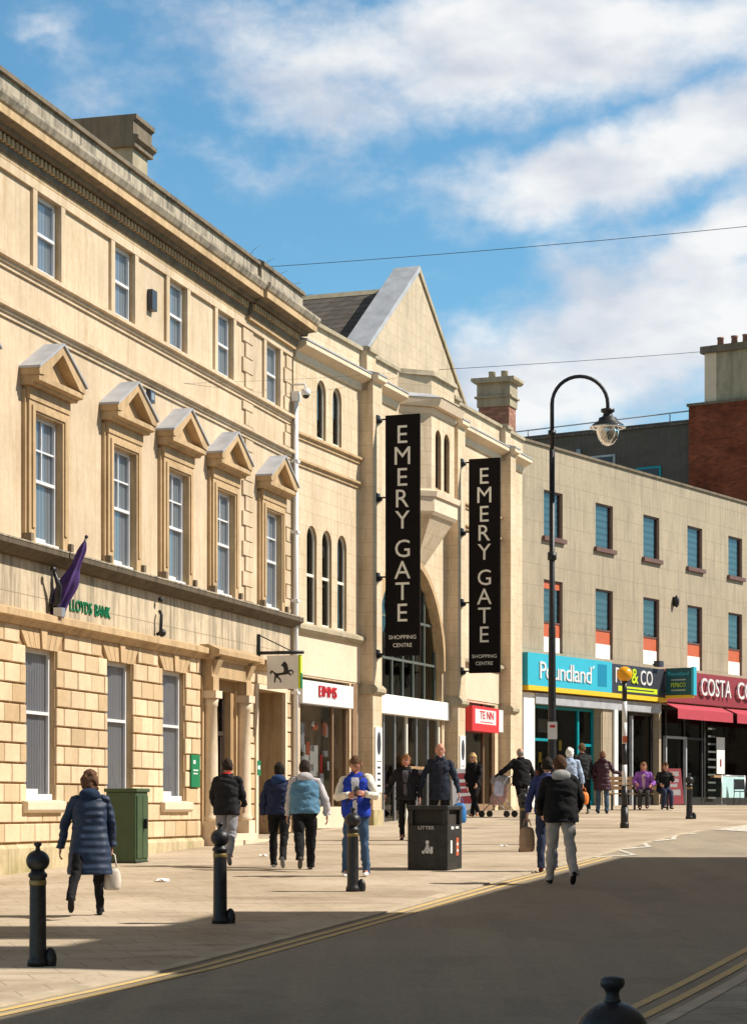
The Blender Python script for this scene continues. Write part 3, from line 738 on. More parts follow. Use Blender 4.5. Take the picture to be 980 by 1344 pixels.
    s.box(8.80, 11.1, -.22, 0, 4.06, 4.38); s.sweep_x([(0, 4.38), (-.25, 4.38), (-.28, 4.44), (-.42, 4.47), (-.42, 4.56), (-.2, 4.66), (0, 4.66)], 8.66, 11.24)
    for u in (8.98, 10.92): s.sweep_x([(-.02, 4.0), (-.20, 4.06), (-.34, 4.38), (-.02, 4.38)], u-.13, u+.13)
    s.build('porch_canopy', bank)
    for u in (8.98, 10.92):
        s = MB().mat('pale_stone')
        s.box(u-.19, u+.19, -.30, -.0, .8, 1.35)
        s.lathe([(.165, 1.35), (.165, 1.41), (.145, 1.45), (.14, 1.5), (.135, 2.6), (.12, 3.50), (.135, 3.51), (.135, 3.57), (.155, 3.66)], (u, -.13, 0), 20)
        s.box(u-.18, u+.18, -.30, -.0, 3.66, 3.80)
        s.mat('tan_stone'); s.box(u-.16, u+.16, -.24, 0, 3.80, 4.06)
        s.build('column', bank)
        s = MB().mat('tan_stone'); s.box(u-.22, u+.22, -.05, 0, 1.0, 4.06); s.build('pilaster', bank)
    s = MB().mat('dark_wood')
    a, b, c, d, y = 9.4, 10.5, 1.0, 3.85, .13
    s.box(a, a+.09, y, y+.08, c, d); s.box(b-.09, b, y, y+.08, c, d); s.box(a+.09, b-.09, y, y+.08, d-.09, d); s.box(a+.09, b-.09, y, y+.08, 3.0, 3.08)
    for q in (a+.10, (a+b)/2+.01):
        w = (b-a)/2-.11; s.box(q, q+w, y+.02, y+.06, c, 1.75); s.box(q, q+.07, y+.02, y+.06, 1.75, 3.0); s.box(q+w-.07, q+w, y+.02, y+.06, 1.75, 3.0)
    dr = s.build('door', bank); g = MB().mat('glass_dark'); g.face([(a, y+.04, 1.7), (b, y+.04, 1.7), (b, y+.04, d), (a, y+.04, d)]); g.build('pane', dr)
    g = MB().mat('dark_interior'); g.box(a-.3, b+.3, .51, 1.6, .9, 4.0); g.build('lobby', bank)
    s = MB().mat('pale_stone')
    for k in range(2): s.box(8.85, 11.05, -.62+k*.25, 0, .5, .98+k*.12)
    s.build('step', bank)
    # side passage with its door
    a, b, c, d = 12.0, 13.78, 1.0, 4.0
    s = MB().mat('dark_wood'); s.box(a+.05, b-.05, 1.2, 1.28, c, 3.3); s.box(a+.3, b-.3, 1.17, 1.2, c+.4, 3.0); s.build('door', bank)
    s = MB().mat('dark_interior'); s.box(a, b, 1.29, 1.32, c, d); s.box(a, b, .9, 1.2, 3.32, 3.7); s.build('fanlight', bank)
    s = MB().mat('pale_stone'); s.box(a-.14, a, -.075, .0, 1.04, 4.10); s.box(b, b+.14, -.075, 0, 1.04, 4.10); s.box(a, b, -.075, 0, 4.0, 4.10); s.build('door_surround', bank)
    # chimney stack
    c = MB().mat('chimney_stone'); cu = 8.0
    c.box(cu, cu+.75, 1.05, 4.9, 11.9, 13.85); c.mat('dark_stone')
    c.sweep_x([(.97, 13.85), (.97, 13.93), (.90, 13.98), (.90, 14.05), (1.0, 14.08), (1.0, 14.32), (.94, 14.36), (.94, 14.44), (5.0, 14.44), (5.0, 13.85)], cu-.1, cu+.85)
    c.build('chimney', bank)
    # lettering on the frieze
    t = MB().mat('bank_green'); t.text('LLOYDS', (2.98, -.035, 4.86), (1, 0, 0), (0, 0, 1), .19, .90, .02); t.text('BANK', (3.9, -.035, 4.86), (1, 0, 0), (0, 0, 1), .19, .66, .02)
    t.build('sign_lettering', bank)
build_bank()
def at1(u, v, z): return loc2w(B1P, B1D, u, v, z)
B1RZ = math.atan2(B1D[1], B1D[0])
def small_wall_things():
    o = MB().mat('bank_green'); o.box(-.23, .23, -.03, 0, 0, .60); o.mat('white_paint'); o.box(-.14, -.02, -.034, -.03, .43, .50); o.box(-.14, .12, -.034, -.03, .30, .325); o.box(-.14, .09, -.034, -.03, .24, .262)
    a = o.build('wall_plaque'); a.location = at1(8.32, .045, 1.98); a.rotation_euler.z = B1RZ; tag(a, 'large green plaque fixed to the bank wall left of the porch', 'plaque')
    o = MB().mat('bank_green'); o.box(-.12, .12, -.03, 0, 0, .30); o.mat('white_paint'); o.box(-.07, .07, -.034, -.03, .12, .20)
    a = o.build('wall_plaque'); a.location = at1(12.02, .045, 2.25); a.rotation_euler.z = B1RZ; tag(a, 'small green plaque between the porch column and side doorway', 'plaque')
    # alarm boxes
    o = MB().mat('sign_charcoal'); o.box(-.12, .12, -.10, 0, 0, .36); a = o.build('alarm_box', bevel=.01); a.location = at1(6.15, .002, 10.35); a.rotation_euler.z = B1RZ
    tag(a, 'dark blue alarm box high on the wall between top storey windows', 'alarm box')
    o = MB().mat('sign_charcoal'); o.box(-.11, .11, -.08, 0, 0, .22); o.mat('steel'); o.box(-.07, .07, -.085, -.08, .05, .17); a = o.build('alarm_box', bevel=.01); a.location = at1(6.1, .002, 8.72); a.rotation_euler.z = B1RZ
    tag(a, 'small grey alarm box under the string course beside a pediment', 'alarm box')
    # cabling and fixing scraps
    o = MB().mat('black_iron'); o.tube([(0, -.03, 0), (0, -.10, .05), (0, -.12, .35), (.05, -.06, .42)], .03); o.ball((0, -.13, .03), .07, .07, .07); o.ball((.0, -.1, .62), .05, .05, .05, 10, 6)
    a = o.build('wall_lamp'); a.location = at1(6.35, .03, 4.66); a.rotation_euler.z = B1RZ; tag(a, 'black iron wall lamp bracket on the frieze right of the green letters', 'wall lamp')
    # downpipe
    o = MB().mat('white_paint'); o.tube([(0, -.08, 1.05), (0, -.08, 10.2)], .055, 12); o.box(-.09, .09, -.16, -.0, 10.2, 10.4)
    for z in (2.0, 4.0, 5.95, 7.4, 8.9): o.box(-.09, .09, -.15, 0, z, z+.06)
    a = o.build('downpipe'); a.location = at1(14.33, .05, 0); a.rotation_euler.z = B1RZ; tag(a, 'white downpipe with hopper at the right hand end of the bank', 'downpipe')
    e = empty('security_camera', at1(14.3, .02, 10.35), B1RZ, 'white security camera on bracket under the end of the bank cornice', 'camera')
    o = MB().mat('white_paint'); o.tube([(0, 0, .2), (0, -.32, .2), (0, -.34, .08)], .025, 8); o.build('bracket', e)
    o = MB().mat('white_paint'); o.lathe([(.02, .10), (.09, .09), (.10, 0), (.085, -.04)], (0, -.34, 0)); o.mat('black_plastic'); o.ball((0, -.34, -.04), .075, .075, .07); o.build('housing', e)
    # flag wrapped round an angled pole
    e = empty('flag', at1(1.88, .0, 4.62), B1RZ, 'purple flag furled round an angled pole on the bank frieze', 'flag')
    d = Vector((.10, -.40, 1.14)).normalized()
    o = MB().mat('black_iron'); o.tube([(0, 0, 0), (0, -.12, .02)], .05, 8); o.box(-.08, .08, -.05, -.02, -.15, .2); o.tube([(0, -.12, 0), Vector((0, -.12, 0)) + d*1.32], .018, 8); o.ball(Vector((0, -.12, 0)) + d*1.32, .03, .03, .03, 10, 6); o.build('pole', e)
    f = MB().mat('flag_purple'); n = 22; seg = 40; vs = []; fs = []
    for i in range(n+1):
        t = i/n; base = Vector((0, -.12, 0)) + d*(1.26 - 1.26*t); sag = t*t
        w = .012 + .118*math.sin(min(1, t*1.05)*math.pi*.56)**1.0 + .02*math.sin(t*14)
        for k in range(seg):
            a = 2*math.pi*k/seg; r = w*(1 + .28*math.cos(5*a + t*3) + .1*math.cos(9*a))
            vs.append((base.x + r*math.cos(a)*.75, base.y - .0 + r*math.sin(a) + .10*sag, base.z - .10*sag + .05*math.sin(a)*t))
    for i in range(n):
        for k in range(seg): fs.append((i*seg+k, (i+1)*seg+k, (i+1)*seg+(k+1) % seg, i*seg+(k+1) % seg))
    fs.append(tuple(n*seg+k for k in range(seg)))
    f.add(vs, fs, True); f.build('cloth', e)
    # floodlight arm beside it
    o = MB().mat('black_iron'); o.tube([(0, 0, 0), (0, -.10, .05), (-.02, -.14, .30), (-.16, -.12, .52)], [.05, .06, .05, .025], 8); o.ball((-.20, -.12, .56), .06, .05, .05, 10, 6); o.mat('steel'); o.box(-.06, .08, -.2, -.06, -.16, -.02)
    a = o.build('floodlight'); a.location = at1(1.72, .08, 4.75); a.rotation_euler.z = B1RZ; tag(a, 'dark floodlight arm fixed beside the foot of the purple flag', 'floodlight')
    # hanging sign
    e = empty('hanging_sign', at1(12.05, .03, 0), B1RZ, 'square grey hanging sign with black horse and green edge over side doorway', 'hanging sign')
    o = MB().mat('black_iron'); o.box(-.03, .03, -.06, 0, 4.50, 5.10); o.tube([(0, -.03, 4.72), (0, -.98, 4.72)], .035, 8); o.tube([(0, -.04, 5.08), (0, -.74, 4.74)], .012, 8); o.build('bracket', e)
    o = MB().mat('off_white'); o.box(-.045, .045, -.88, -.22, 3.99, 4.66); o.mat('sign_lime'); o.box(-.052, .052, -.93, -.881, 3.99, 4.67); o.mat('bank_green'); o.box(-.05, .05, -.94, -.93, 3.99, 4.3)
    pn = o.build('sign_panel', e)
    h = MB().mat('black_plastic')
    hs = [(.07,.50),(.10,.56),(.16,.57),(.20,.52),(.30,.47),(.42,.48),(.52,.50),(.55,.56),(.53,.66),(.50,.72),(.46,.70),(.45,.74),(.50,.80),(.56,.87),(.60,.84),(.66,.76),(.69,.64),(.70,.56),(.78,.60),(.88,.52),(.84,.42),(.82,.43),(.84,.51),(.78,.54),(.72,.50),(.80,.42),(.77,.36),(.75,.37),(.76,.41),(.66,.44),(.58,.42),(.46,.41),(.38,.40),(.36,.36),(.44,.27),(.46,.17),(.42,.15),(.41,.24),(.30,.33),(.27,.30),(.25,.16),(.21,.16),(.22,.34),(.24,.40),(.19,.47),(.16,.50),(.12,.48),(.10,.42)]
    h.cur = 0
    pts = [(-.0455, -.24 - .62*x, 4.02 + .60*z) for x, z in hs]
    bm_face = [(-.0505, p[1], p[2]) for p in pts]
    h.face(bm_face); h.face(pts[::-1]); h.build('horse_emblem', pn)
small_wall_things()

# ------------------------------------------------------------------ shopping centre front
B2P, B2D = (-1.70, 47.0), (.3447, .9387)
B2RZ = math.atan2(B2D[1], B2D[0])
def at2(u, v, z): return loc2w(B2P, B2D, u, v, z)
centre = frame_of('shopping_centre', *B2P, *B2D, 'pale stone shopping centre entrance with steep gable, oriel and glazed arch', 'building')
def build_centre():
    U1 = 17.25; zc = 11.45; zp = 12.2
    sh1 = (.38, 3.35, 1.15, 4.42); ent = (4.95, 10.0, 1.15, 7.60); sh2 = (11.5, 14.6, 1.15, 4.40)
    lo = [(u-.29, u+.29, 5.58, 7.72) for u in (1.05, 1.95, 2.88)]; up = [(u-.27, u+.27, 9.68, 10.98) for u in (1.62, 2.58)]
    mb = MB().mat('cream_stone')
    wall(mb, 0, U1, 0, zc, [sh1 + (.5,), ent + (.26, True), sh2 + (.5,)] + [w + (.20, True) for w in lo+up], 0, 'tan_stone')
    mb.mat('cream_stone'); body(mb, 0, U1, 12, -.2, zc)
    mb.build('wall', centre)
    pil = ((4.0, 4.6), (10.3, 10.9), (15.0, 15.5))
    for a, b in pil:
        s = MB().mat('cream_stone'); s.box(a, b, -.33, 0, 4.42, zc); s.box(a, b, -.33, 0, .8, 4.20)
        s.mat('chimney_stone'); s.sweep_x([(0, 4.20), (-.36, 4.20), (-.42, 4.26), (-.42, 4.34), (-.34, 4.42), (0, 4.42)], a-.06, b+.06); s.mat('plinth_stone'); s.box(a-.03, b+.03, -.36, 0, .6, 1.55); s.build('pilaster', centre)
    # cornice and parapet, breaking forward round the oriel and pilasters
    def corn(a, b, e):
        s = MB().mat('pale_stone'); s.sweep_x([(0, zc-.28), (-.05-e, zc-.28), (-.08-e, zc-.12), (-.22-e, zc-.06), (-.30-e, zc-.02), (-.30-e, zc+.08), (0, zc+.08)], a, b)
        s.mat('lead'); s.sweep_x([(.05, zc+.08), (-.32-e, zc+.08), (-.32-e, zc+.11), (-.02-e, zc+.19), (.05, zc+.19)], a, b); s.build('cornice', centre)
        s = MB().mat('cream_stone'); s.box(a, b, -.02-e, .28, zc+.19, zp-.12); s.mat('chimney_stone'); s.sweep_x([(.32, zp-.12), (-.10-e, zp-.12), (-.10-e, zp-.04), (-.04-e, zp), (.32, zp)], a, b); s.build('parapet', centre)
    for a, b, e in ((0, 4.0, 0), (4.0, 4.6, .16), (4.6, 6.55, .0), (9.85, 10.3, .0), (10.3, 10.9, .16), (10.9, 15.0, .0), (15.0, 15.5, .16), (15.5, U1, .0)): corn(a, b, e)
    # canted oriel
    def ring(o): return [(6.7-o*.4, 0), (7.32-o*.2, -.62-o), (9.1+o*.2, -.62-o), (9.72+o*.4, 0)]
    def slab(mb, o0, z0, o1, z1):
        a, b = ring(o0), ring(o1); n = 4
        vs = [(x, y, z0) for x, y in a] + [(x, y, z1) for x, y in b]
        mb.add(vs, [(0, 3, 2, 1), (4, 5, 6, 7)] + [(i, i+1, i+5, i+4) for i in range(3)], False)
    s = MB().mat('cream_stone')
    # front wall of the oriel with two arched lights
    owin = [(7.62, 8.06, 9.40, 10.85, .16, True), (8.28, 8.72, 9.40, 10.85, .16, True)]
    wall(s, 7.32, 9.1, 8.75, zc-.25, owin, -.62, 'tan_stone')
    for z0, z1 in ((8.75, zc-.25),):
        s.face([(6.7, 0, z0), (7.32, -.62, z0), (7.32, -.62, z1), (6.7, 0, z1)]); s.face([(9.1, -.62, z0), (9.72, 0, z0), (9.72, 0, z1), (9.1, -.62, z1)])
    # inverted wedge under it
    a = ring(0); tip = [(7.9, -.0, 7.55), (8.5, -.0, 7.55)]
    P = [(x, y, 8.75) for x, y in a]
    s.face([P[0], tip[0], P[1]]); s.face([P[1], tip[0], tip[1], P[2]]); s.face([P[2], tip[1], P[3]])
    s.build('oriel', centre)
    s = MB().mat('pale_stone'); slab(s, .02, 8.72, .08, 8.80); slab(s, .08, 8.80, .08, 9.15); slab(s, .14, 9.15, .16, 9.28); slab(s, .10, 9.28, .02, 9.34); s.build('oriel_sill', centre)
    s = MB().mat('pale_stone'); slab(s, .02, zc-.28, .06, zc-.14); slab(s, .20, zc-.13, .28, zc+.07)
    s.mat('lead'); slab(s, .30, zc+.08, .02, zc+.19)
    s.mat('cream_stone'); slab(s, .0, zc+.19, .0, zp-.12); s.mat('chimney_stone'); slab(s, .10, zp-.12, .06, zp); s.build('oriel_cornice', centre)
    for w in owin: lancet(centre, w[0], w[1], w[2], w[3], -.56)
    for w in lo: lancet(centre, w[0], w[1], w[2], w[3], .06, rail=.5, fr='cream_paint')
    for w in up: lancet(centre, w[0], w[1], w[2], w[3], .06, fr='cream_paint')
    for zt, a, b, m in ((9.62, 0, 4.0, 'tan_stone'), (9.05, 0, 4.0, 'tan_stone'), (9.62, 10.9, 15, 'tan_stone'), (9.05, 10.9, 15, 'tan_stone')):
        s = MB().mat(m); s.sweep_x([(0, zt-.14), (-.04, zt-.14), (-.04, zt-.07), (-.10, zt-.05), (-.10, zt), (0, zt+.03)], a, b); s.build('string_course', centre)
    for a, b in ((0, 4.0), (10.9, 15)):
        s = MB().mat('chimney_stone'); s.sweep_x([(0, 5.34), (-.08, 5.34), (-.16, 5.42), (-.16, 5.50), (0, 5.57)], a, b); s.build('string_course', centre)
        s = MB().mat('pale_stone'); s.box(a, b, -.02, 0, 4.46, 5.34); s.build('shop_frieze', centre)
    # arch mould
    s = MB().mat('tan_stone'); m, r, sz = 7.475, 2.525, 7.60-2.525; n = 28; vs = []; fs = []
    for k in range(n+1):
        t = math.pi*k/n
        for rr, y in ((r+.0, -.0), (r+.0, -.06), (r+.16, -.06), (r+.22, 0)): vs.append((m-rr*math.cos(t), y, sz+rr*math.sin(t)))
    for k in range(n):
        for q in range(3): fs.append((k*4+q, k*4+q+1, k*4+q+5, k*4+q+4))
    s.add(vs, fs, False); s.build('arch_mould', centre)
    # glazed arch: mullions, panes, entrance fascia and doors
    s = MB().mat('glazing_grey')
    y = .16
    def archz(u): return sz + math.sqrt(max(0, r*r-(u-m)**2))
    for u in (5.0, 5.85, 6.7, 7.475, 8.25, 9.1, 9.95): s.box(u-.03, u+.03, y, y+.08, 4.2, max(4.3, archz(u)-.02))
    for z in (5.2, 6.2): s.box(4.97, 9.98, y+.005, y+.075, z-.03, z+.03)
    go = s.build('glazing_frame', centre)
    s = MB().mat('glass_green'); o = [(4.96, 4.2), (9.99, 4.2)] + [(m+r*math.cos(math.pi*k/20), sz+r*math.sin(math.pi*k/20)) for k in range(21)]
    s.face([(u, y+.04, z) for u, z in o]); s.build('pane', go)
    s = MB().mat('brown_interior'); s.box(4.5, 10.4, 4.0, 4.1, 1, 8.3); s.face([(4.5, .30, 8.1), (10.4, .30, 8.1), (10.4, 4, 8.1), (4.5, 4, 8.1)]); s.mat('dark_interior'); s.box(4.5, 10.4, .9, 3.9, 4.1, 4.2); s.build('lobby', centre)
    s = MB().mat('off_white'); s.box(4.62, 10.28, -.12, .15, 3.82, 4.28); s.build('fascia', centre, bevel=.015)
    s = MB().mat('cream_paint')
    for u in (4.98, 7.45, 9.92): s.box(u-.05, u+.05, .05, .16, 1.1, 3.82)
    s.mat('steel')
    for u in (5.85, 6.65, 8.25, 9.1): s.box(u-.03, u+.03, .07, .13, 1.1, 3.82)
    s.mat('timber'); s.box(7.5, 9.9, .07, .12, 2.55, 2.62)
    eo = s.build('entrance_doors', centre)
    s = MB().mat('glass_dark'); s.face([(4.98, .10, 1.1), (9.92, .10, 1.1), (9.92, .10, 3.82), (4.98, .10, 3.82)]); s.build('pane', eo)
    s = MB().mat('brown_interior'); s.box(4.9, 10.0, 2.6, 2.65, 1.0, 3.8); s.mat('white_paint'); s.box(5.3, 5.75, 1.2, 1.25, 1.9, 2.6); s.box(6.9, 7.3, 1.3, 1.35, 2.6, 2.9); s.mat('sign_red'); s.box(5.33, 5.72, 1.18, 1.2, 1.95, 2.15); s.build('lobby', centre)
    # left shop
    a, b, c, d = sh1
    s = MB().mat('white_paint'); s.box(a-.1, b-.0, -.10, .1, 3.84, 4.34); fo = s.build('shop_sign', centre, bevel=.01)
    s = MB().mat('letter_red'); s.text('EIMMS', ((a+b)/2-.15, -.101, 4.14), (1, 0, 0), (0, 0, 1), .24, 1.05, .03); s.build('lettering', fo)
    s = MB().mat('brown_frame'); s.box(a, a+.05, .05, .13, 1.15, 3.84); s.box(b-.06, b, .05, .13, 1.15, 3.84); s.box(2.42, 2.48, .05, .13, 1.15, 3.84); s.mat('pale_stone'); s.box(a, b, 0, .4, .9, 1.62); s.mat('brown_frame'); s.box(b+.12, b+.4, -.04, 0, 1.2, 4.42); so = s.build('shop_window', centre)
    s = MB().mat('glass'); s.face([(a, .09, 1.6), (b, .09, 1.6), (b, .09, 3.86), (a, .09, 3.86)]); s.build('pane', so)
    s = MB().mat('brown_interior'); s.box(a-.2, b+.2, .72, .8, 1.1, 4.2)
    s.build('shop_interior', so)
    s = MB().mat('lilac_blind'); rnd = random.Random(3)
    for k in range(22):
        s.mat(rnd.choice(['off_white', 'lilac_blind', 'cream_paint', 'push_grey', 'orange_panel', 'steel'])); u_ = rnd.uniform(a+.1, b-.3); z_ = rnd.uniform(1.85, 3.4); s.box(u_, u_+rnd.uniform(.1, .3), .22+k*.004, .24+k*.004, z_, z_+rnd.uniform(.1, .3))
    s.mat('lilac_blind')
    for k in range(5): s.box(1.0, 1.75, .45, .5, 1.75+k*.36, 2.02+k*.36)
    s.mat('off_white')
    s.box(2.0, 2.8, .55, .6, 2.3, 3.0); s.box(.5, 2.6, .3, .7, 1.62, 1.82)
    s.mat('sign_red'); s.box(.82, 1.0, .5, .52, 3.0, 3.2); s.box(2.85, 2.95, .5, .52, 2.1, 2.8)
    s.mat('sign_maroon'); s.box(1.1, 1.4, .52, .54, 2.3, 2.45); s.build('window_display', so)
    # right shop with red sign
    a, b, c, d = sh2
    s = MB().mat('sign_red'); s.box(a+.1, b-.6, -.30, .1, 3.62, 4.28); s.mat('white_paint'); s.box(b-.6, b-.15, -.28, .1, 3.66, 4.26); s.box(a+.35, b-.9, -.305, -.30, 3.82, 4.2); fo = s.build('shop_sign', centre)
    s = MB().mat('sign_red'); s.text('TE NN', (a+1.35, -.306, 4.06), (1, 0, 0), (0, 0, 1), .2, 1.2, .012); s.box(a+.8, a+1.9, -.308, -.3045, 3.86, 3.885); s.build('lettering', fo)
    s = MB().mat('brown_frame'); s.box(a, a+.06, .05, .13, 1.15, 4.4); s.box(b-.9, b-.84, .05, .13, 1.15, 4.4); s.box(b-.06, b, .05, .13, 1.15, 4.4); s.box(a, b, .05, .2, 1.1, 1.7); so = s.build('shop_window', centre)
    s = MB().mat('glass_dark'); s.face([(a, .09, 1.6), (b, .09, 1.6), (b, .09, 4.4), (a, .09, 4.4)]); s.build('pane', so)
    s = MB().mat('brown_interior'); s.box(a-.2, b+.2, 1.9, 2.0, 1.1, 4.4); s.build('shop_interior', so)
    s = MB().mat('sign_red'); s.box(a+.3, a+1.3, .3, .34, 3.05, 3.5); s.mat('white_paint'); s.box(a+.5, a+1.5, .5, .55, 2.2, 2.9); s.mat('sign_red'); s.box(a+.9, a+1.2, .48, .5, 2.3, 2.6)
    for k in range(9): s.mat(['white_paint', 'sign_red', 'sign_teal_dark'][k % 3]); s.box(a+.15+.19*k, a+.30+.19*k, .16+.004*k, .17+.004*k, 1.8+.13*((k*5) % 7), 2.05+.13*((k*5) % 7))
    s.build('window_display', so)
    # directory panels on the piers
    # steep gable wall with lead coping and roof
    gm, gh, y0, y1 = 9.0, 3.75, .30, .85
    s = MB().mat('gable_stone'); s.prism_y([(gm-gh, 11.9), (gm+gh, 11.9), (gm+gh-.05, 12.3), (gm, 15.05), (gm-gh+.05, 12.3)], y0, y1); s.build('gable', centre)
    for sg, mm in ((-1, 'lead'), (1, 'chimney_stone')):
        s = MB().mat(mm); o = [(gm+sg*(gh+.12), 12.28), (gm+sg*(gh+.10), 12.42), (gm, 15.22), (gm, 15.06)]
        s.prism_y(o if sg < 0 else o[::-1], y0-.05, y1+.08); s.build('coping', centre)
    s = MB().mat('slate'); s.prism_y([(gm-gh+.2, 12.0), (gm+gh-.2, 12.0), (gm, 14.66)], y1+.08, 11.5)
    s.mat('chimney_stone'); s.prism_y([(gm-.12, 14.58), (gm+.12, 14.58), (gm, 14.72)], y1+.09, 11.4); s.build('roof', centre)
    # chimney at the right hand end
    s = MB().mat('pale_brick'); s.box(16.35, 17.0, .12, 1.02, 11.4, 12.95); s.mat('chimney_stone'); s.box(16.31, 17.04, .08, 1.06, 12.95, 13.62); s.sweep_x([(.02, 13.20), (.02, 13.25), (1.12, 13.25), (1.12, 13.20)], 16.25, 17.1)
    s.sweep_x([(-.0, 13.62), (-.07, 13.68), (-.07, 13.76), (1.2, 13.76), (1.2, 13.68), (1.13, 13.62)], 16.18, 17.17)
    ch = s.build('chimney', centre)
    for v in (.35, .72):
        s = MB().mat('chimney_stone'); s.lathe([(.11, 13.76), (.10, 13.96), (.11, 13.98), (.11, 14.0), (.08, 14.0)], (16.68, v, 0), 12); s.build('chimney_pot', ch)
def lancet(parent, a, b, c, d, y, rail=0, fr='brown_frame'):
    r = (b-a)/2; m = (a+b)/2; sz = d-r
    f = MB().mat(fr)
    f.box(a, a+.035, y, y+.05, c, sz); f.box(b-.035, b, y, y+.05, c, sz); f.box(a+.035, b-.035, y, y+.05, c, c+.05)
    if rail: f.box(a+.035, b-.035, y-.004, y+.05, c+(d-c)*rail-.03, c+(d-c)*rail+.03)
    n = 10
    for k in range(n):
        t0, t1 = math.pi*k/n, math.pi*(k+1)/n
        q = [(m+r*math.cos(t0), sz+r*math.sin(t0)), (m+r*math.cos(t1), sz+r*math.sin(t1)), (m+(r-.035)*math.cos(t1), sz+(r-.035)*math.sin(t1)), (m+(r-.035)*math.cos(t0), sz+(r-.035)*math.sin(t0))]
        f.prism_y(q[::-1], y, y+.05)
    fo = f.build('window', parent)
    g = MB().mat('glass_dark'); o = [(a, c), (b, c)] + [(m+r*math.cos(math.pi*k/12), sz+r*math.sin(math.pi*k/12)) for k in range(13)]
    g.face([(u, y+.03, z) for u, z in o]); g.build('pane', fo)
    g = MB().mat('dark_interior'); g.face([(u, y+.07, z) for u, z in ((a-.1, c-.1), (b+.1, c-.1), (b+.1, d+.1), (a-.1, d+.1))]); g.build('room', fo)
build_centre()

def banner(u, z0, z1, label, first):
    e = empty('banner', at2(u, .33, 0), B2RZ, label, 'banner', None)
    s = MB().mat('banner_black'); s.box(-.03, .03, -1.04, -.20, z0, z1); p = s.build('panel', e, bevel=.01)
    L = MB().mat('letter_cream'); xd, yd = (0, -1, 0), (0, 0, 1); cx = -.62
    Hh = z1-z0; k = .052*Hh
    for i, ch in enumerate('EMERY'): L.text(ch, (-.031, cx, z1 - Hh*(.082 + .0885*i)), xd, yd, Hh*.073, depth=.006)
    for i, ch in enumerate('GATE'): L.text(ch, (-.031, cx, z1 - Hh*(.555 + .0885*i)), xd, yd, Hh*.073, depth=.006)
    L.text('SHOPPING', (-.031, cx, z0 + Hh*.078), xd, yd, .09, .66, .006); L.text('CENTRE', (-.031, cx, z0 + Hh*.045), xd, yd, .09, .46, .006)
    L.build('lettering', p)
    for f in (.985, .66, .33, .01):
        z = z0 + Hh*f
        b = MB().mat('black_iron'); b.box(-.09, .09, -.035, 0, z-.10, z+.10); b.tube([(0, -.03, z), (0, -.21 if f not in (.985, .01) else -1.0, z+.0)], .02, 8); b.ball((0, -.07, z-.03), .06, .05, .06, 10, 6); b.build('bracket', e)
banner(4.3, 5.08, 10.62, 'nearer and larger looking black vertical banner, hung left of the oriel', True)
banner(10.6, 5.05, 10.55, 'farther black vertical banner, hung right of the glazed arch', False)
def directory(u, v, label):
    s = MB().mat('off_white'); s.box(-.22, .22, -.03, 0, 1.95, 3.45); s.mat('sign_charcoal')
    n = 18; s.prism_y([(.13*math.cos(2*math.pi*k/n), 3.08+.27*math.sin(2*math.pi*k/n)) for k in range(n)], -.036, -.03)
    s.box(-.16, .16, -.034, -.03, 2.66, 2.68)
    for k, w in enumerate((.10, .12, .09, .13)): s.box(-w, w, -.034, -.03, 2.5-k*.14, 2.55-k*.14)
    a = s.build('directory_sign'); a.location = at2(u, v, 0); a.rotation_euler.z = B2RZ; tag(a, label, 'sign')
directory(4.3, .335, 'tall white directory panel with dark oval on the left entrance pier')
directory(10.6, .335, 'tall white directory panel with dark oval on the right entrance pier')

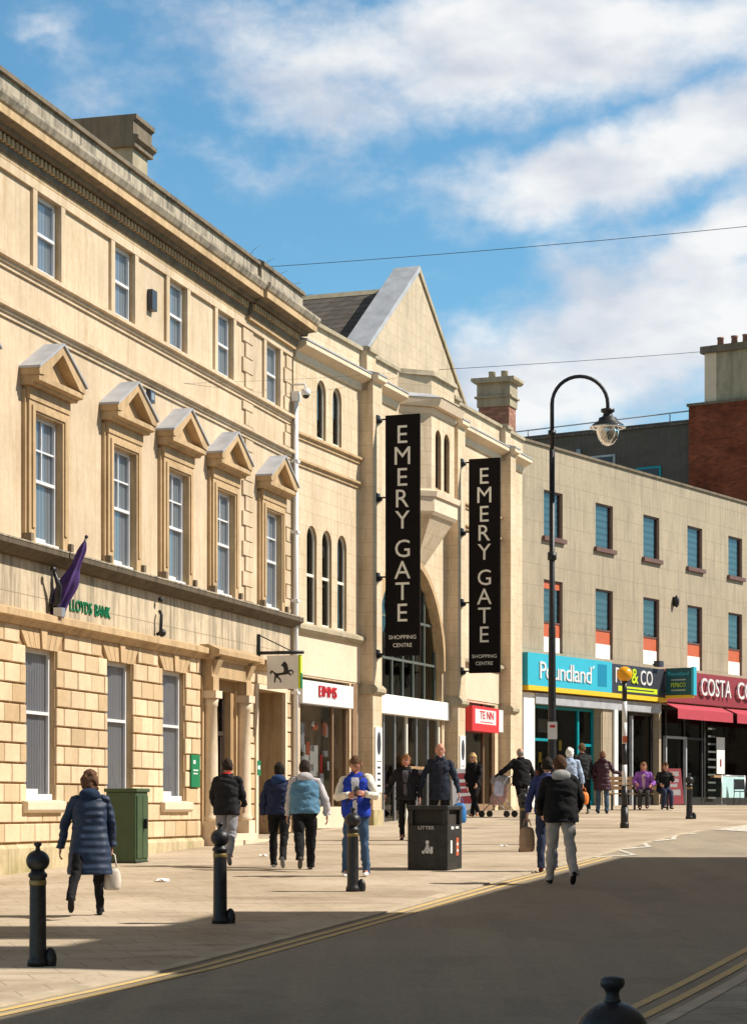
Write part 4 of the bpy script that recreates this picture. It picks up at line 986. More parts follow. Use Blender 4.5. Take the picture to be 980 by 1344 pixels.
# ------------------------------------------------------------------ shop block on the right
B3P, B3D = (4.22, 63.4), (.546, .8378)
B3RZ = math.atan2(B3D[1], B3D[0])
def at3(u, v, z): return loc2w(B3P, B3D, u, v, z)
shops = frame_of('shop_block', *B3P, *B3D, 'plain grey stone shop block with slatted blinds and orange window panels', 'building')
def build_shops():
    U1 = 34; zt = 12.15
    us = [1.95 + 3.27*k for k in range(10)]
    w2 = [(u-.58, u+.58, 9.55, 10.9) for u in us]; w1 = [(u-.58, u+.58, 6.16, 8.28) for u in us]
    gf = [(.75, 5.0, 1.2, 4.95), (5.75, 9.05, 1.2, 4.95), (9.2, 33.5, 1.2, 4.95)]
    mb = MB().mat('grey_stone'); wall(mb, 0, U1, 0, zt, [w + (.16,) for w in w2+w1] + [g + (.6,) for g in gf], 0)
    mb.mat('grey_stone'); body(mb, 0, U1, 11, -.2, zt); mb.build('wall', shops)
    s = MB().mat('dark_stone'); s.sweep_x([(.3, zt), (-.06, zt), (-.06, zt+.07), (.3, zt+.1)], 0, U1); s.build('coping', shops)
    for (a, b, c, d) in w2:
        o = win(shops, a, b, c, d, False)
        s = MB().mat('window_brown'); s.box(a-.1, b+.1, -.10, .0, c-.14, c-.01); s.build('sill', o)
    for (a, b, c, d) in w1: win(shops, a, b, c, d, True, (a < 2))
    # white end pier and inner pier
    s = MB().mat('off_white'); s.box(.06, .72, -.06, 0, 1.2, 4.92); s.build('pier', shops)
    s = MB().mat('grey_stone'); s.box(5.05, 5.7, -.03, .5, 1.2, 4.7); s.mat('white_paint'); s.box(5.71, 5.96, -.10, .3, 1.2, 4.62); s.build('pier', shops)
    # soffit band
    s = MB().mat('lead'); s.box(.72, 9.0, -.10, .3, 4.62, 4.93); s.build('soffit', shops)
    # fascia: teal sign
    s = MB().mat('sign_teal'); s.box(.02, 5.30, -.22, 0, 5.12, 6.06); s.mat('sign_teal_dark'); s.box(4.35, 4.95, -.225, -.22, 5.28, 5.95)
    fo = s.build('shop_sign', shops); s = MB().mat('white_paint')
    s.text('Poundland', (2.3, -.221, 5.58), (1, 0, 0), (0, 0, 1), .50, 3.2, .03, .9); s.tube([(3.96, -.235, 5.74), (4.08, -.235, 5.86)], .02, 6); s.build('lettering', fo)
    s = MB().mat('sign_charcoal'); s.box(5.30, 9.0, -.22, 0, 5.12, 6.02); fo = s.build('shop_sign', shops)
    s = MB().mat('white_paint'); s.text('PEP', (5.98, -.221, 5.68), (1, 0, 0), (0, 0, 1), .46, .95, .03); s.text('CO', (7.65, -.221, 5.68), (1, 0, 0), (0, 0, 1), .46, .85, .03)
    s.mat('sign_lime'); s.text('&', (6.82, -.221, 5.70), (1, 0, 0), (0, 0, 1), .46, .45, .035); s.box(5.72, 8.45, -.226, -.22, 5.20, 5.36); s.mat('sign_charcoal')
    s.box(6.0, 8.2, -.229, -.225, 5.26, 5.30); s.build('lettering', fo)
    s = MB().mat('sign_yellow'); s.box(.02, 9.15, -.24, 0, 4.98, 5.115); s.build('sign_trim', shops)
    # maroon coffee shop fascia and awnings
    s = MB().mat('sign_maroon'); s.box(9.02, 33.8, -.18, 0, 5.02, 6.05); s.box(9.02, 33.8, -.20, -.18, 5.42, 5.45); fo = s.build('shop_sign', shops)
    s = MB().mat('white_paint'); s.text('COSTA', (12.85, -.24, 5.60), (1, 0, 0), (0, 0, 1), .58, 2.4, .05); s.text('COFFEE', (16.1, -.24, 5.60), (1, 0, 0), (0, 0, 1), .58, 3.0, .05); s.build('lettering', fo)
    for a, b in ((9.3, 13.6), (13.95, 19.0), (19.4, 24.5)):
        s = MB().mat('awning_red'); s.sweep_x([(-.04, 5.0), (-.55, 4.78), (-.55, 4.46), (-.53, 4.46), (-.53, 4.76), (-.04, 4.97)], a, b); s.build('awning', shops)
    # shopfronts
    def front(u0, u1, muls, fr, y, zt_, gm, inter, trans=None, rows=()):
        s = MB().mat(fr)
        for u in muls: s.box(u-.05, u+.05, y, y+.1, 1.2, zt_)
        s.box(u0, u1, y+.01, y+.09, zt_-.08, zt_); s.box(u0, u1, y+.01, y+.09, 1.2, 1.95 if fr != 'frame_teal' else 1.8)
        for r0, r1, z in rows: s.box(r0, r1, y+.005, y+.095, z-.04, z+.04)
        so = s.build('shopfront', shops)
        g = MB().mat(gm); g.face([(u0, y+.05, 1.3), (u1, y+.05, 1.3), (u1, y+.05, zt_), (u0, y+.05, zt_)]); g.build('pane', so)
        i = MB().mat(inter); i.box(u0-.1, u1+.1, y+1.8, y+1.9, 1.2, zt_); i.face([(u0, y+.1, zt_), (u1, y+.1, zt_), (u1, y+1.8, zt_), (u0, y+1.8, zt_)]); i.face([(u0, y+.1, 1.66), (u1, y+.1, 1.66), (u1, y+1.8, 1.66), (u0, y+1.8, 1.66)]); i.build('shop_interior', so)
        return so
    so = front(.75, 5.0, (.8, 1.1, 2.4, 4.0, 4.95), 'frame_teal', .25, 4.6, 'glass_dark', 'dark_interior', rows=((1.1, 2.4, 3.6), (4.0, 4.95, 3.5)))
    s = MB().mat('brown_interior'); s.box(.9, 1.5, .5, .6, 1.7, 3.0); s.mat('sign_teal_dark'); s.box(3.5, 4.85, .9, .95, 1.7, 3.1); s.mat('off_white'); s.box(3.6, 4.5, 1.4, 1.45, 3.9, 4.3); s.mat('orange_panel'); s.box(1.75, 2.2, .6, .65, 1.8, 2.7)
    for k in range(12): s.mat(['sign_teal', 'off_white', 'sign_teal_dark', 'sign_yellow'][k % 4]); s.box(.95+.32*k, 1.12+.32*k, .45+.004*k, .47+.004*k, 1.8+.19*((k*5) % 9), 2.1+.19*((k*5) % 9))
    s.build('window_display', so)
    so = front(5.98, 9.05, (6.0, 7.35, 8.95), 'black_plastic', .2, 4.6, 'glass_dark', 'dark_interior')
    s = MB().mat('lead'); s.box(7.32, 7.40, .1, .2, 1.3, 4.5); s.mat('steel'); s.box(7.5, 8.7, .8, .85, 2.5, 3.0); s.mat('sign_teal'); s.box(8.75, 8.9, .35, .37, 2.2, 2.6); s.build('window_display', so)
    so = front(9.2, 33.5, (9.3, 10.2, 11.6, 13.0, 13.2, 17.3, 21, 25, 29, 33.4), 'black_plastic', .3, 4.9, 'glass_dark', 'dark_interior', rows=((9.3, 13.1, 3.9),))
    s = MB().mat('lead'); s.box(9.98, 10.06, .2, .3, 1.3, 3.9); s.box(11.5, 11.58, .2, .3, 1.3, 3.9); s.box(9.98, 11.58, .2, .3, 3.86, 3.94); s.build('door_frame', so)
    s = MB().mat('off_white'); s.box(13.95, 14.6, .20, .22, 2.75, 4.0); s.mat('sign_maroon'); s.box(14.2, 14.32, .195, .2, 3.0, 3.25); s.mat('timber'); s.box(13.5, 15.5, .1, .24, 2.62, 2.70); s.build('window_display', so)
    s = MB().mat('glazing_grey')
    for k in range(10): s.box(13.3, 13.9, .22, .26, 1.9+k*.26, 1.96+k*.26)
    s.build('vent_grille', so)
def win(parent, a, b, c, d, panels, top=False):
    y = .08; f = MB().mat('window_brown'); gz0 = c+.9 if panels else c; 
    f.box(a, a+.05, y-.03, y+.06, c, d); f.box(b-.05, b, y-.03, y+.06, c, d); f.box(a, b, y-.03, y+.06, d-.05, d)
    if panels: f.box(a+.05, b-.05, y-.02, y+.06, gz0-.05, gz0)
    o = f.build('window', parent)
    g = MB().mat('glass'); g.face([(a+.05, y+.02, gz0), (b-.05, y+.02, gz0), (b-.05, y+.02, d-.05), (a+.05, y+.02, d-.05)]); g.build('pane', o)
    g = MB().mat('slat_blind'); g.face([(a, y+.08, gz0), (b, y+.08, gz0), (b, y+.08, d), (a, y+.08, d)]); g.build('blind', o)
    if panels:
        s = MB().mat('orange_panel'); s.box(a+.05, b-.05, y, y+.04, c+.46, gz0-.05)
        s.mat('off_white'); s.box(a+.05, b-.05, y-.01, y+.04, c, c+.455); s.build('spandrel_panel', o)
        if top: s = MB().mat('orange_panel'); s.box(a+.05, b-.05, y-.0, y+.015, d-.25, d-.05); s.build('top_panel', o)
    return o
build_shops()
# projecting sign over the gap
e = empty('projecting_sign', at3(9.1, 0, 0), B3RZ, 'dark teal projecting box sign with lime panel between two shop fascias', 'sign')
s = MB().mat('sign_deep_teal'); s.box(-.10, .10, -1.16, -.25, 5.20, 6.06); s.mat('sign_teal'); s.box(-.11, .11, -1.24, -1.16, 5.18, 6.08); s.mat('sign_yellow'); s.box(-.11, .11, -1.15, -.25, 5.10, 5.19)
pn = s.build('sign_panel', e)
s = MB().mat('sign_teal'); s.text('Poundland', (-.101, -.70, 5.88), (0, -1, 0), (0, 0, 1), .12, .72, .01); s.mat('sign_lime'); s.text('PEP&CO', (-.101, -.70, 5.52), (0, -1, 0), (0, 0, 1), .14, .5, .01); s.mat('steel'); s.box(-.106, -.101, -.95, -.45, 5.66, 5.70); s.box(-.106, -.101, -.95, -.45, 5.33, 5.37); s.build('lettering', pn)
for z in (5.3, 5.9): s = MB().mat('black_iron'); s.box(-.04, .04, -.25, 0, z, z+.06); s.build('bracket', e)

# ------------------------------------------------------------------ buildings seen over the shops
def behind():
    e = frame_of('rear_building', *B3P, *B3D, 'dark weathered stone building rising behind the grey shop block', 'building')
    mb = MB().mat('render_dark'); mb.box(19.2, 27, 3.62, 11.5, 0, 15.75); mb.mat('slate'); mb.box(19.1, 27.1, 3.6, 11.6, 15.75, 15.9); mb.build('wall', e)
    for v, z0, z1 in ((5.3, 13.3, 14.3), (7.2, 13.9, 14.9)):
        s = MB().mat('frame_teal' if v < 6 else 'lead'); s.box(19.14, 19.2, v-.5, v+.5, z0, z1); o = s.build('window', e)
        s = MB().mat('sign_charcoal'); s.box(19.12, 19.14, v-.42, v+.42, z0+.08, z1-.08); s.build('pane', o)
    s = MB().mat('lead'); s.tube([(19.1, 8.2, 12), (19.1, 8.2, 15.2)], .09, 10); s.build('flue', e)
    s = MB().mat('lead'); s.tube([(19.3, 11.4, 16.15), (19.3, 7.5, 16.2), (19.3, 3.7, 16.25)], .025, 6)
    for v in (4.5, 7.5, 10.5): s.tube([(19.3, v, 15.85), (19.3, v, 16.2)], .025, 6)
    s.build('handrail', e)
    e = frame_of('brick_building', *B3P, *B3D, 'dark red brick building with a tall stone chimney stack behind shops', 'building')
    mb = MB().mat('red_brick'); mb.box(19.0, 29, .9, 3.6, 0, 16.35); mb.build('wall', e)
    s = MB().mat('dark_stone'); s.box(18.94, 29.06, .84, 3.66, 16.35, 16.45); s.build('coping', e)
    s = MB().mat('chimney_stone'); s.box(19.15, 22, .95, 3.0, 16.45, 18.25); s.mat('pale_stone'); s.box(19.12, 19.15, 2.55, 3.02, 16.45, 18.25); s.mat('dark_stone'); s.box(19.0, 22.15, .8, 3.15, 18.25, 18.5)
    st = s.build('chimney', e)
    for v in (1.15, 1.6, 2.05, 2.6):
        s = MB().mat('pale_brick'); s.lathe([(.13, 18.5), (.11, 18.8), (.13, 18.82), (.13, 18.88), (.09, 18.88)], (19.6, v, 0), 12); s.build('chimney_pot', st)
behind()

# ------------------------------------------------------------------ terrace on the near side of the street (throws the shade over the road)
def terrace():
    d = Vector((.29, 1)).normalized(); o = Vector((11.6 + .29*(-8-26.6), -8))
    e = empty('terrace_building', (o.x, o.y, 0), math.atan2(d.y, d.x), 'stone terrace on the near side of the street', 'building')
    k = 1/d.y
    def U(y): return (y+8)*k
    s = MB().mat('warm_stone'); U38 = U(38.0); H = 11.4
    ops = []
    u = 1.5
    while u < U38-1.5:
        for z in (4.6, 7.9): ops.append((u-.5, u+.5, z, z+1.8, .2))
        u += 3
    # faces the street with its -y side, so the local y runs away from the road: mirror by building towards negative y
    def flip(m):
        m.v = [(x, -y, z) for x, y, z in m.v]; m.f = [f[::-1] for f in m.f]; return m
    wall(s, 0, U38, -.5, H, ops, 0); body(s, 0, U38, 9, -.5, H); flip(s).build('wall', e)
    g = MB().mat('glass_dark')
    for a, b, c, dd, _ in ops: g.face([(a, .15, c), (b, .15, c), (b, .15, dd), (a, .15, dd)])
    g.mat('dark_interior')
    for a, b, c, dd, _ in ops: g.face([(a, .19, c), (b, .19, c), (b, .19, dd), (a, .19, dd)])
    flip(g).build('glazing', e)
    a, b = U(20.1), U(26.3)
    s = MB().mat('warm_stone'); s.box(a, b, .02, 6, H, H+2.2); flip(s).build('attic', e)
    for y0, y1 in ((20.2, 22.1), (23.1, 24.4)):
        s = MB().mat('chimney_stone'); s.box(U(y0), U(y1), .4, 1.3, H+2.2, H+5.2); flip(s).build('chimney', e)
terrace()

def opposite():  # unseen row, added so the shop glass reflects brown stone
    ox, oy = 22.6, 51.4
    e = empty('added_opposite_terrace', (ox, oy, 0), B3RZ, 'unseen brown stone terrace added across the street for shop glass reflections', 'building')
    s = MB().mat('chimney_stone'); ops = []
    u = -5
    while u < 98:
        for z in (5.4, 8.3): ops.append((u, u+1.0, z, z+1.7, .2))
        ops.append((u-.6, u+1.6, 1.7, 4.2, .4)); u += 3.2
    wall(s, -8, 100, 0, 11, ops, 0); body(s, -8, 100, 9, 0, 11); s.v = [(x, -y, z) for x, y, z in s.v]; s.f = [f[::-1] for f in s.f]; s.build('wall', e)
    g = MB().mat('dark_interior')
    for a, b, c, d, dep in ops: g.face([(a, -dep+.02, c), (b, -dep+.02, c), (b, -dep+.02, d), (a, -dep+.02, d)])
    g.build('glazing', e)
opposite()

def street_end():  # unseen block, added so shop glass mirrors stone instead of low sky
    e = empty('added_end_building', (30, 108, 0), R(14), 'unseen stone building added at the far street end for glass reflections', 'building')
    s = MB().mat('chimney_stone'); ops = []
    u = 2
    while u < 52:
        for z in (5.4, 8.6): ops.append((u, u+1.1, z, z+1.8, .2))
        ops.append((u-.5, u+1.7, 1.7, 4.2, .4)); u += 3.4
    wall(s, 0, 55, 0, 12, ops, 0); body(s, 0, 55, 9, 0, 12); s.build('wall', e)
    g = MB().mat('dark_interior')
    for a, b, c, d, dep in ops: g.face([(a, dep-.02, c), (b, dep-.02, c), (b, dep-.02, d), (a, dep-.02, d)])
    g.build('glazing', e)
street_end()

# ------------------------------------------------------------------ street furniture
def bollard_mesh(e):
    s = MB().mat('black_iron')
    s.lathe([(.095, 0), (.095, .05), (.082, .07), (.078, .10), (.074, .72), (.074, .80), (.085, .81), (.088, .83), (.078, .845), (.066, .855), (.064, .87)], (0, 0, 0), 24)
    s.build('post', e)
    g = MB().mat('gold_band'); g.lathe([(.0765, .735), (.079, .74), (.079, .775), (.0765, .78)], (0, 0, 0), 24); g.build('band', e)
    s = MB().mat('black_iron'); s.ball((0, 0, .955), .107, .107, .100, 28, 18)
    s.lathe([(.03, 1.045), (.022, 1.06), (.019, 1.075), (.022, 1.085), (.033, 1.095), (.036, 1.105), (.034, 1.118), (.024, 1.124), (.012, 1.120), (.004, 1.119)], (0, 0, 0), 20)
    s.build('cap', e)
    s = MB().mat('black_iron'); s.ball((.11, .03, .06), .06, .05, .11, 12, 8); s.box(.05, .12, .0, .06, 0, .08); s.build('base_lug', e)
BL = [((50, 1268), 'black ball topped bollard nearest the left edge of the pavement'), ((289, 1212), 'black ball topped bollard in front of the man in a black jacket'),
      ((463, 1170), 'black ball topped bollard in front of the man in a blue jacket'), ((687, 1118), 'black bollard left of the walking man in grey trousers'),
      ((904, 1075), 'black bollard before the coffee shop, farthest of the row')]
first = None
for (p, lab) in BL:
    loc = at(*p)
    if first is None:
        first = empty('bollard', loc, R(-10), lab, 'bollard', 'black bollards along the kerb'); bollard_mesh(first)
    else:
        b = copy_tree(first); b.location = loc; b['label'] = lab
b = copy_tree(first); b.location = (.68, 6.3, -.005); b['label'] = 'cap of the foreground bollard at the bottom edge of the picture'

# green telecoms cabinet
x, y, z = at(163, 1133)
e = empty('utility_cabinet', (x+.02, y+.25, z), B1RZ, 'dark green metal utility cabinet standing against the bank wall', 'cabinet')
s = MB().mat('cabinet_green'); s.box(-.27, .27, -.26, .26, 0, 1.16); s.build('cabinet_body', e, bevel=.012)
s = MB().mat('cabinet_green'); s.box(-.30, .30, -.29, .29, 1.16, 1.22); s.build('lid', e, bevel=.015)
s = MB().mat('cabinet_green'); s.box(-.24, -.01, -.28, -.26, .08, 1.10); s.box(.01, .24, -.28, -.26, .08, 1.10); d = s.build('door', e, bevel=.006)
s = MB().mat('black_iron'); s.box(.03, .07, -.34, -.28, .56, .72); s.build('handle', d)
s = MB().mat('black_iron'); s.box(-.28, .28, -.27, .27, -.05, .03); s.build('plinth', e)

# litter bin
x, y, z = at(571, 1142)
e = empty('litter_bin', (x, y+.25, z), R(-22), 'square black litter bin with side openings in front of the entrance', 'litter bin')
s = MB().mat('black_plastic'); w = .33
s.box(-w, w, -w, w, .0, .70)
for sx in (-1, 1):
    for sy in (-1, 1): s.box(sx*w, sx*(w-.09), sy*w, sy*(w-.09), .70, .93)
s.build('bin_body', e, bevel=.012)
s = MB().mat('black_plastic'); s.box(-w-.015, w+.015, -w-.015, w+.015, .93, 1.0); s.build('hood', e, bevel=.02)
s = MB().mat('dark_interior'); s.box(-w+.06, w-.06, -w+.06, w-.06, .70, .93); s.build('liner', e)
s = MB().mat('white_paint'); s.text('LITTER', (-.02, -w-.001, .655), (1, 0, 0), (0, 0, 1), .05, .26, .004)
s.ball((.0, -w-.004, .43), .032, .004, .032, 10, 6); s.box(-.03, .03, -w-.005, -w, .26, .38); s.box(-.09, -.05, -w-.005, -w, .26, .30); s.box(.05, .09, -w-.005, -w, .26, .36)
s.text('A', (.0, -w-.001, .33), (1, 0, 0), (0, 0, 1), .16, .15, .004); s.build('bin_lettering', e)
s = MB().mat('white_paint'); s.box(w, w+.004, -.2, -.12, .26, .46); s.box(w, w+.004, -.17, -.05, .63, .675); s.box(w, w+.004, .03, .17, .64, .675); s.mat('orange_panel'); s.box(w, w+.004, .06, .17, .22, .50)
s.mat('white_paint'); s.box(w+.004, w+.006, .08, .15, .38, .42); s.box(w+.004, w+.006, .08, .15, .28, .32); s.build('sticker', e)

# belisha beacon
x, y, z = at(819, 1087)
e = empty('belisha_beacon', (x, y, z), 0, 'amber globe on a black and white banded crossing pole', 'beacon')
s = MB()
zz = 0; top = (1060-893)*y/F + 1.6 - z
nb = 7; hh = top/nb
for k in range(nb):
    s.mat('black_iron' if k in (0, 1, 3, 6) else 'white_paint'); r = .085 if k == 0 else (.07 if k == 1 else .055)
    s.lathe([(r, k*hh), (r, (k+1)*hh)], (0, 0, 0), 14)
s.mat('orange_panel'); s.box(-.05, .05, -.07, -.055, 1.9, 2.05); s.mat('black_iron'); s.lathe([(.10, 0), (.10, .1), (.08, .14)], (0, 0, 0), 14)
s.build('pole', e)
s = MB().mat('amber_globe'); s.ball((0, 0, top+.14), .175, .175, .17, 24, 16); s.mat('black_iron'); s.lathe([(.06, top-.06), (.08, top-.02)], (0, 0, 0), 14); s.build('globe', e)

# street lamp
lx = (724-490)/F*42.0; ly = 42.0; lz = pave(lx, ly)
e = empty('street_lamp', (lx, ly, lz), 0, 'tall black lamp post with hooped swan neck and hanging glass lantern', 'street lamp')
def hz(py): return 1.6 + (1060-py)*ly/F - lz
s = MB().mat('black_iron')
s.lathe([(.12, 0), (.12, .9), (.10, 1.0), (.085, 1.1), (.075, 2.6), (.065, 4.0), (.065, 4.1), (.055, 4.2), (.052, hz(590))], (0, 0, 0), 16)
s.lathe([(.085, hz(735)), (.085, hz(725))], (0, 0, 0), 14); s.lathe([(.075, hz(572)), (.075, hz(565))], (0, 0, 0), 14); s.build('post', e)
s = MB().mat('black_iron'); w = (797-724)/F*42/2; pts = [(0, 0, hz(592)), (0, 0, hz(540))]
r = w; zc = hz(494)-r
pts = [(0, 0, hz(592)), (0, 0, zc)] + [(r - r*math.cos(math.pi*k/16), 0, zc + r*math.sin(math.pi*k/16)) for k in range(1, 17)] + [(2*r, 0, hz(541))]
s.tube(pts, [.04]*2 + [.036]*17, 10); s.build('swan_neck', e)
s = MB().mat('black_iron'); t = hz(537); c0 = (2*r, 0, 0)
s.lathe([(.05, t+.02), (.13, t), (.13, t-.05), (.08, t-.08), (.10, t-.14), (.17, t-.17), (.18, t-.22), (.30, t-.30), (.32, t-.33), (.02, t-.30)], c0, 24)
lan = s.build('lantern', e)
s = MB().mat('lamp_glass'); s.lathe([(.34, t-.335), (.345, t-.36), (.25, t-.365)], c0, 24); s.lathe([(.21, t-.34), (.215, t-.44), (.18, t-.56), (.11, t-.66), (.02, t-.70)], c0, 20); s.build('lantern_glass', lan)
s = MB().mat('white_paint'); s.box(-.09, .09, -.10, -.085, 2.0, 2.33); s.mat('letter_red'); s.box(-.05, .05, -.105, -.10, 2.22, 2.27); s.build('notice', e)

# wires across the sky
def wire(p0, y0, p1, y1, r, sag, label, attach=''):
    P = lambda p, y: Vector(((p[0]-490)/F*y, y, 1.6+(1060-p[1])*y/F))
    a, b = P(p0, y0), P(p1, y1); s = MB().mat('black_iron'); n = 24
    s.tube([a.lerp(b, i/n) - Vector((0, 0, sag*4*(i/n)*(1-i/n))) for i in range(n+1)], r, 6)
    o = s.build('overhead_wire'); tag(o, label, 'wire'); return o
wire((340, 351), 45.5, (1250, 268), 40, .006, .08, 'upper overhead wire running right from the bank roof across the sky')
wire((560, 486), 57, (1250, 430), 62, .007, .10, 'lower overhead wire crossing the sky behind the lamp post')
wire((175, 505), 38.5, (560, 486), 55, .003, .05, 'thin cable strung across the fronts at top storey level')
# netting at the roof end
s = MB().mat('black_iron')
for k in range(7):
    a = Vector(at1(11.0+.45*k, .2, 12.47)); b = Vector(at1(13.9+.25*k, -1.2-.1*k, 12.85+.05*k)); s.tube([a, b], .006, 4)
for k in range(5):
    a = Vector(at1(11.2+.9*k, .1, 12.46)); b = a + Vector((.25, .1, .30 - .04*k)); s.tube([a, (a+b)/2+Vector((0, 0, .05)), b], .004, 4)
tag(s.build('roof_netting'), 'wispy bird netting frame on the roof where bank meets shopping centre', 'netting')

# litter
for i, (px, py) in enumerate(((212, 1157), (345, 1124), (661, 1111))):
    s = MB().mat('litter_white'); x, y, z = at(px, py)
    n = 9; q_ = 1 if i == 0 else .6; vs = [(0, 0, .05*q_)] + [(q_*.11*math.cos(6.28*k/n)*(1+.4*math.sin(k*2.3+i)), q_*.10*math.sin(6.28*k/n)*(1+.3*math.cos(k*1.7)), .006+.03*(k % 2)) for k in range(n)]
    s.add(vs, [(0, 1+k, 1+(k+1) % n) for k in range(n)], False); o = s.build('litter'); o.location = (x, y, z)
    tag(o, ['crumpled white paper on paving between coat woman and first bollards', 'scrap of white paper on the paving behind the black jacket man', 'scrap of white paper on the paving right of the litter bin'][i], 'litter')

# A-boards
plain('push_pink', (.50, .30, .30), .8, 0, .2, 8); plain('push_grey', (.30, .28, .29), .8, 0, .2, 8)
def aboard(name_label, loc, rz, m1, w=.6, h=1.05, deco=None):
    e = empty('pavement_board', loc, rz, name_label, 'sandwich board')
    for sg in (-1, 1):
        s = MB().mat(m1)
        a = [(-w/2, sg*.22, .03), (w/2, sg*.22, .03), (w/2, sg*.03, h), (-w/2, sg*.03, h)]; b = [(x, y-sg*.025, z) for x, y, z in a]
        s.add(a+b, [(0, 1, 2, 3), (7, 6, 5, 4), (0, 4, 5, 1), (1, 5, 6, 2), (2, 6, 7, 3), (3, 7, 4, 0)], False); p = s.build('board', e)
        if sg < 0 and deco:
            q = MB().mat(deco)
            for k, (x0, x1, t0, t1) in enumerate(((-.35, .35, .78, .9), (-.2, .3, .62, .7), (-.3, .2, .48, .56), (-.15, .35, .25, .4))):
                f = lambda x, t: (x*w, -.22+.19*t-.003, .03+(h-.03)*t)
                q.face([f(x0, t0), f(x1, t0), f(x1, t1+.02), f(x0, t1)])
            q.build('chalk_marks', p)
    return e
aboard('dark maroon pavement board with pale scrawl by the coffee shop door', at(881, 1057), R(25), 'sign_maroon', .62, 1.15, 'push_grey')
aboard('pink and grey pavement board beside the blonde woman', at(607, 1071), R(10), 'lilac_blind', .6, 1.2, 'sign_maroon')

# bench
x, y, z = at(850, 1063)
e = empty('bench', (x-.35, y, z), R(12), 'timber slatted bench with iron legs under the seated pair', 'bench')
s = MB().mat('timber')
for k in range(4): s.box(-.85, .95, -.24+.12*k, -.14+.12*k, .43, .46)
s.build('seat', e)
s = MB().mat('timber')
for k in range(3): s.box(-.85, .95, .27+.02*k, .30+.02*k, .56+.13*k, .66+.13*k)
s.build('backrest', e)
for u in (-.75, .05, .85):
    s = MB().mat('black_iron'); s.box(u-.025, u+.025, -.24, -.19, 0, .43); s.box(u-.025, u+.025, .2, .25, 0, .43); s.box(u-.024, u+.024, -.24, .25, .40, .43); s.tube([(u, .24, .42), (u, .33, .93)], .025, 6); s.build('leg', e)

# cafe barrier screens and chairs outside the coffee shop
def cafe():
    for k, (u, v) in enumerate(((12.6, 1.0), (14.7, 1.0), (16.8, 1.0))):
        loc = at3(u, v, pave(*at3(u, v, 0)[:2]))
        e = empty('cafe_screen', loc, B3RZ, ['pale blue canvas cafe screen nearest the coffee shop door', 'pale blue canvas cafe screen at the right edge of the picture', 'pale blue cafe screen beyond the right edge of the picture'][k], 'screen', 'cafe screens')
        s = MB().mat('screen_blue'); s.box(-.9, .9, -.01, .01, .25, .95); s.build('canvas', e)
        s = MB().mat('steel'); s.tube([(-.93, 0, 0), (-.93, 0, 1.0)], .02, 8); s.tube([(.93, 0, 0), (.93, 0, 1.0)], .02, 8); s.tube([(-.93, 0, .98), (.93, 0, .98)], .015, 8); s.box(-1.05, -.8, -.15, .15, 0, .02); s.box(.8, 1.05, -.15, .15, 0, .02); s.build('frame', e)
    proto = None
    for k, (u, v, rz) in enumerate(((12.2, 1.5, 20), (13.2, 1.6, 170), (14.0, 1.5, 10), (15.5, 1.6, 190))):
        loc = at3(u, v, pave(*at3(u, v, 0)[:2]))
        if proto is None:
            proto = empty('cafe_chair', loc, R(rz), '', 'chair', 'chairs outside the coffee shop')
            s = MB().mat('chair_dark'); s.box(-.21, .21, -.21, .21, .44, .47); s.build('seat', proto)
            s = MB().mat('chair_dark'); s.box(-.20, .20, .20, .23, .52, .86); s.build('backrest', proto)
            for sx in (-1, 1):
                for sy in (-1, 1):
                    s = MB().mat('chair_dark'); s.tube([(sx*.22, sy*.22, 0), (sx*.19, sy*.19, .44)] + ([(sx*.19, .22, .86)] if sy > 0 else []), .014, 6); s.build('leg', proto)
            c = proto
        else: c = copy_tree(proto); c.location = loc; c.rotation_euler.z = R(rz)
        c['label'] = ['dark metal cafe chair nearest the coffee shop door', 'dark metal cafe chair, second from the coffee shop door', 'dark metal cafe chair at the right edge of the picture', 'dark metal cafe chair beyond the right edge'][k]
plain('screen_blue', (.42, .62, .64), .7, 0, .08); plain('chair_dark', (.05, .06, .07), .4, .3, .1)
cafe()
# wall light on the shop block
s = MB().mat('black_iron'); s.ball((0, -.12, 0), .09, .09, .2, 12, 8); s.box(-.05, .05, -.05, 0, -.15, .15)
o = s.build('wall_lamp'); o.location = at3(10.1, 0, 8.3); o.rotation_euler.z = B3RZ; tag(o, 'small dark wall lamp between lower windows of the grey shop block', 'wall lamp')
# floodlight over the fascia
s = MB().mat('sign_charcoal'); s.box(-.15, .15, -.3, -.1, 0, .18); s.box(-.03, .03, -.1, 0, .05, .1)
o = s.build('floodlight'); o.location = at3(8.4, .1, 6.08); o.rotation_euler.z = B3RZ; tag(o, 'dark floodlight on top of the charcoal shop fascia', 'floodlight')

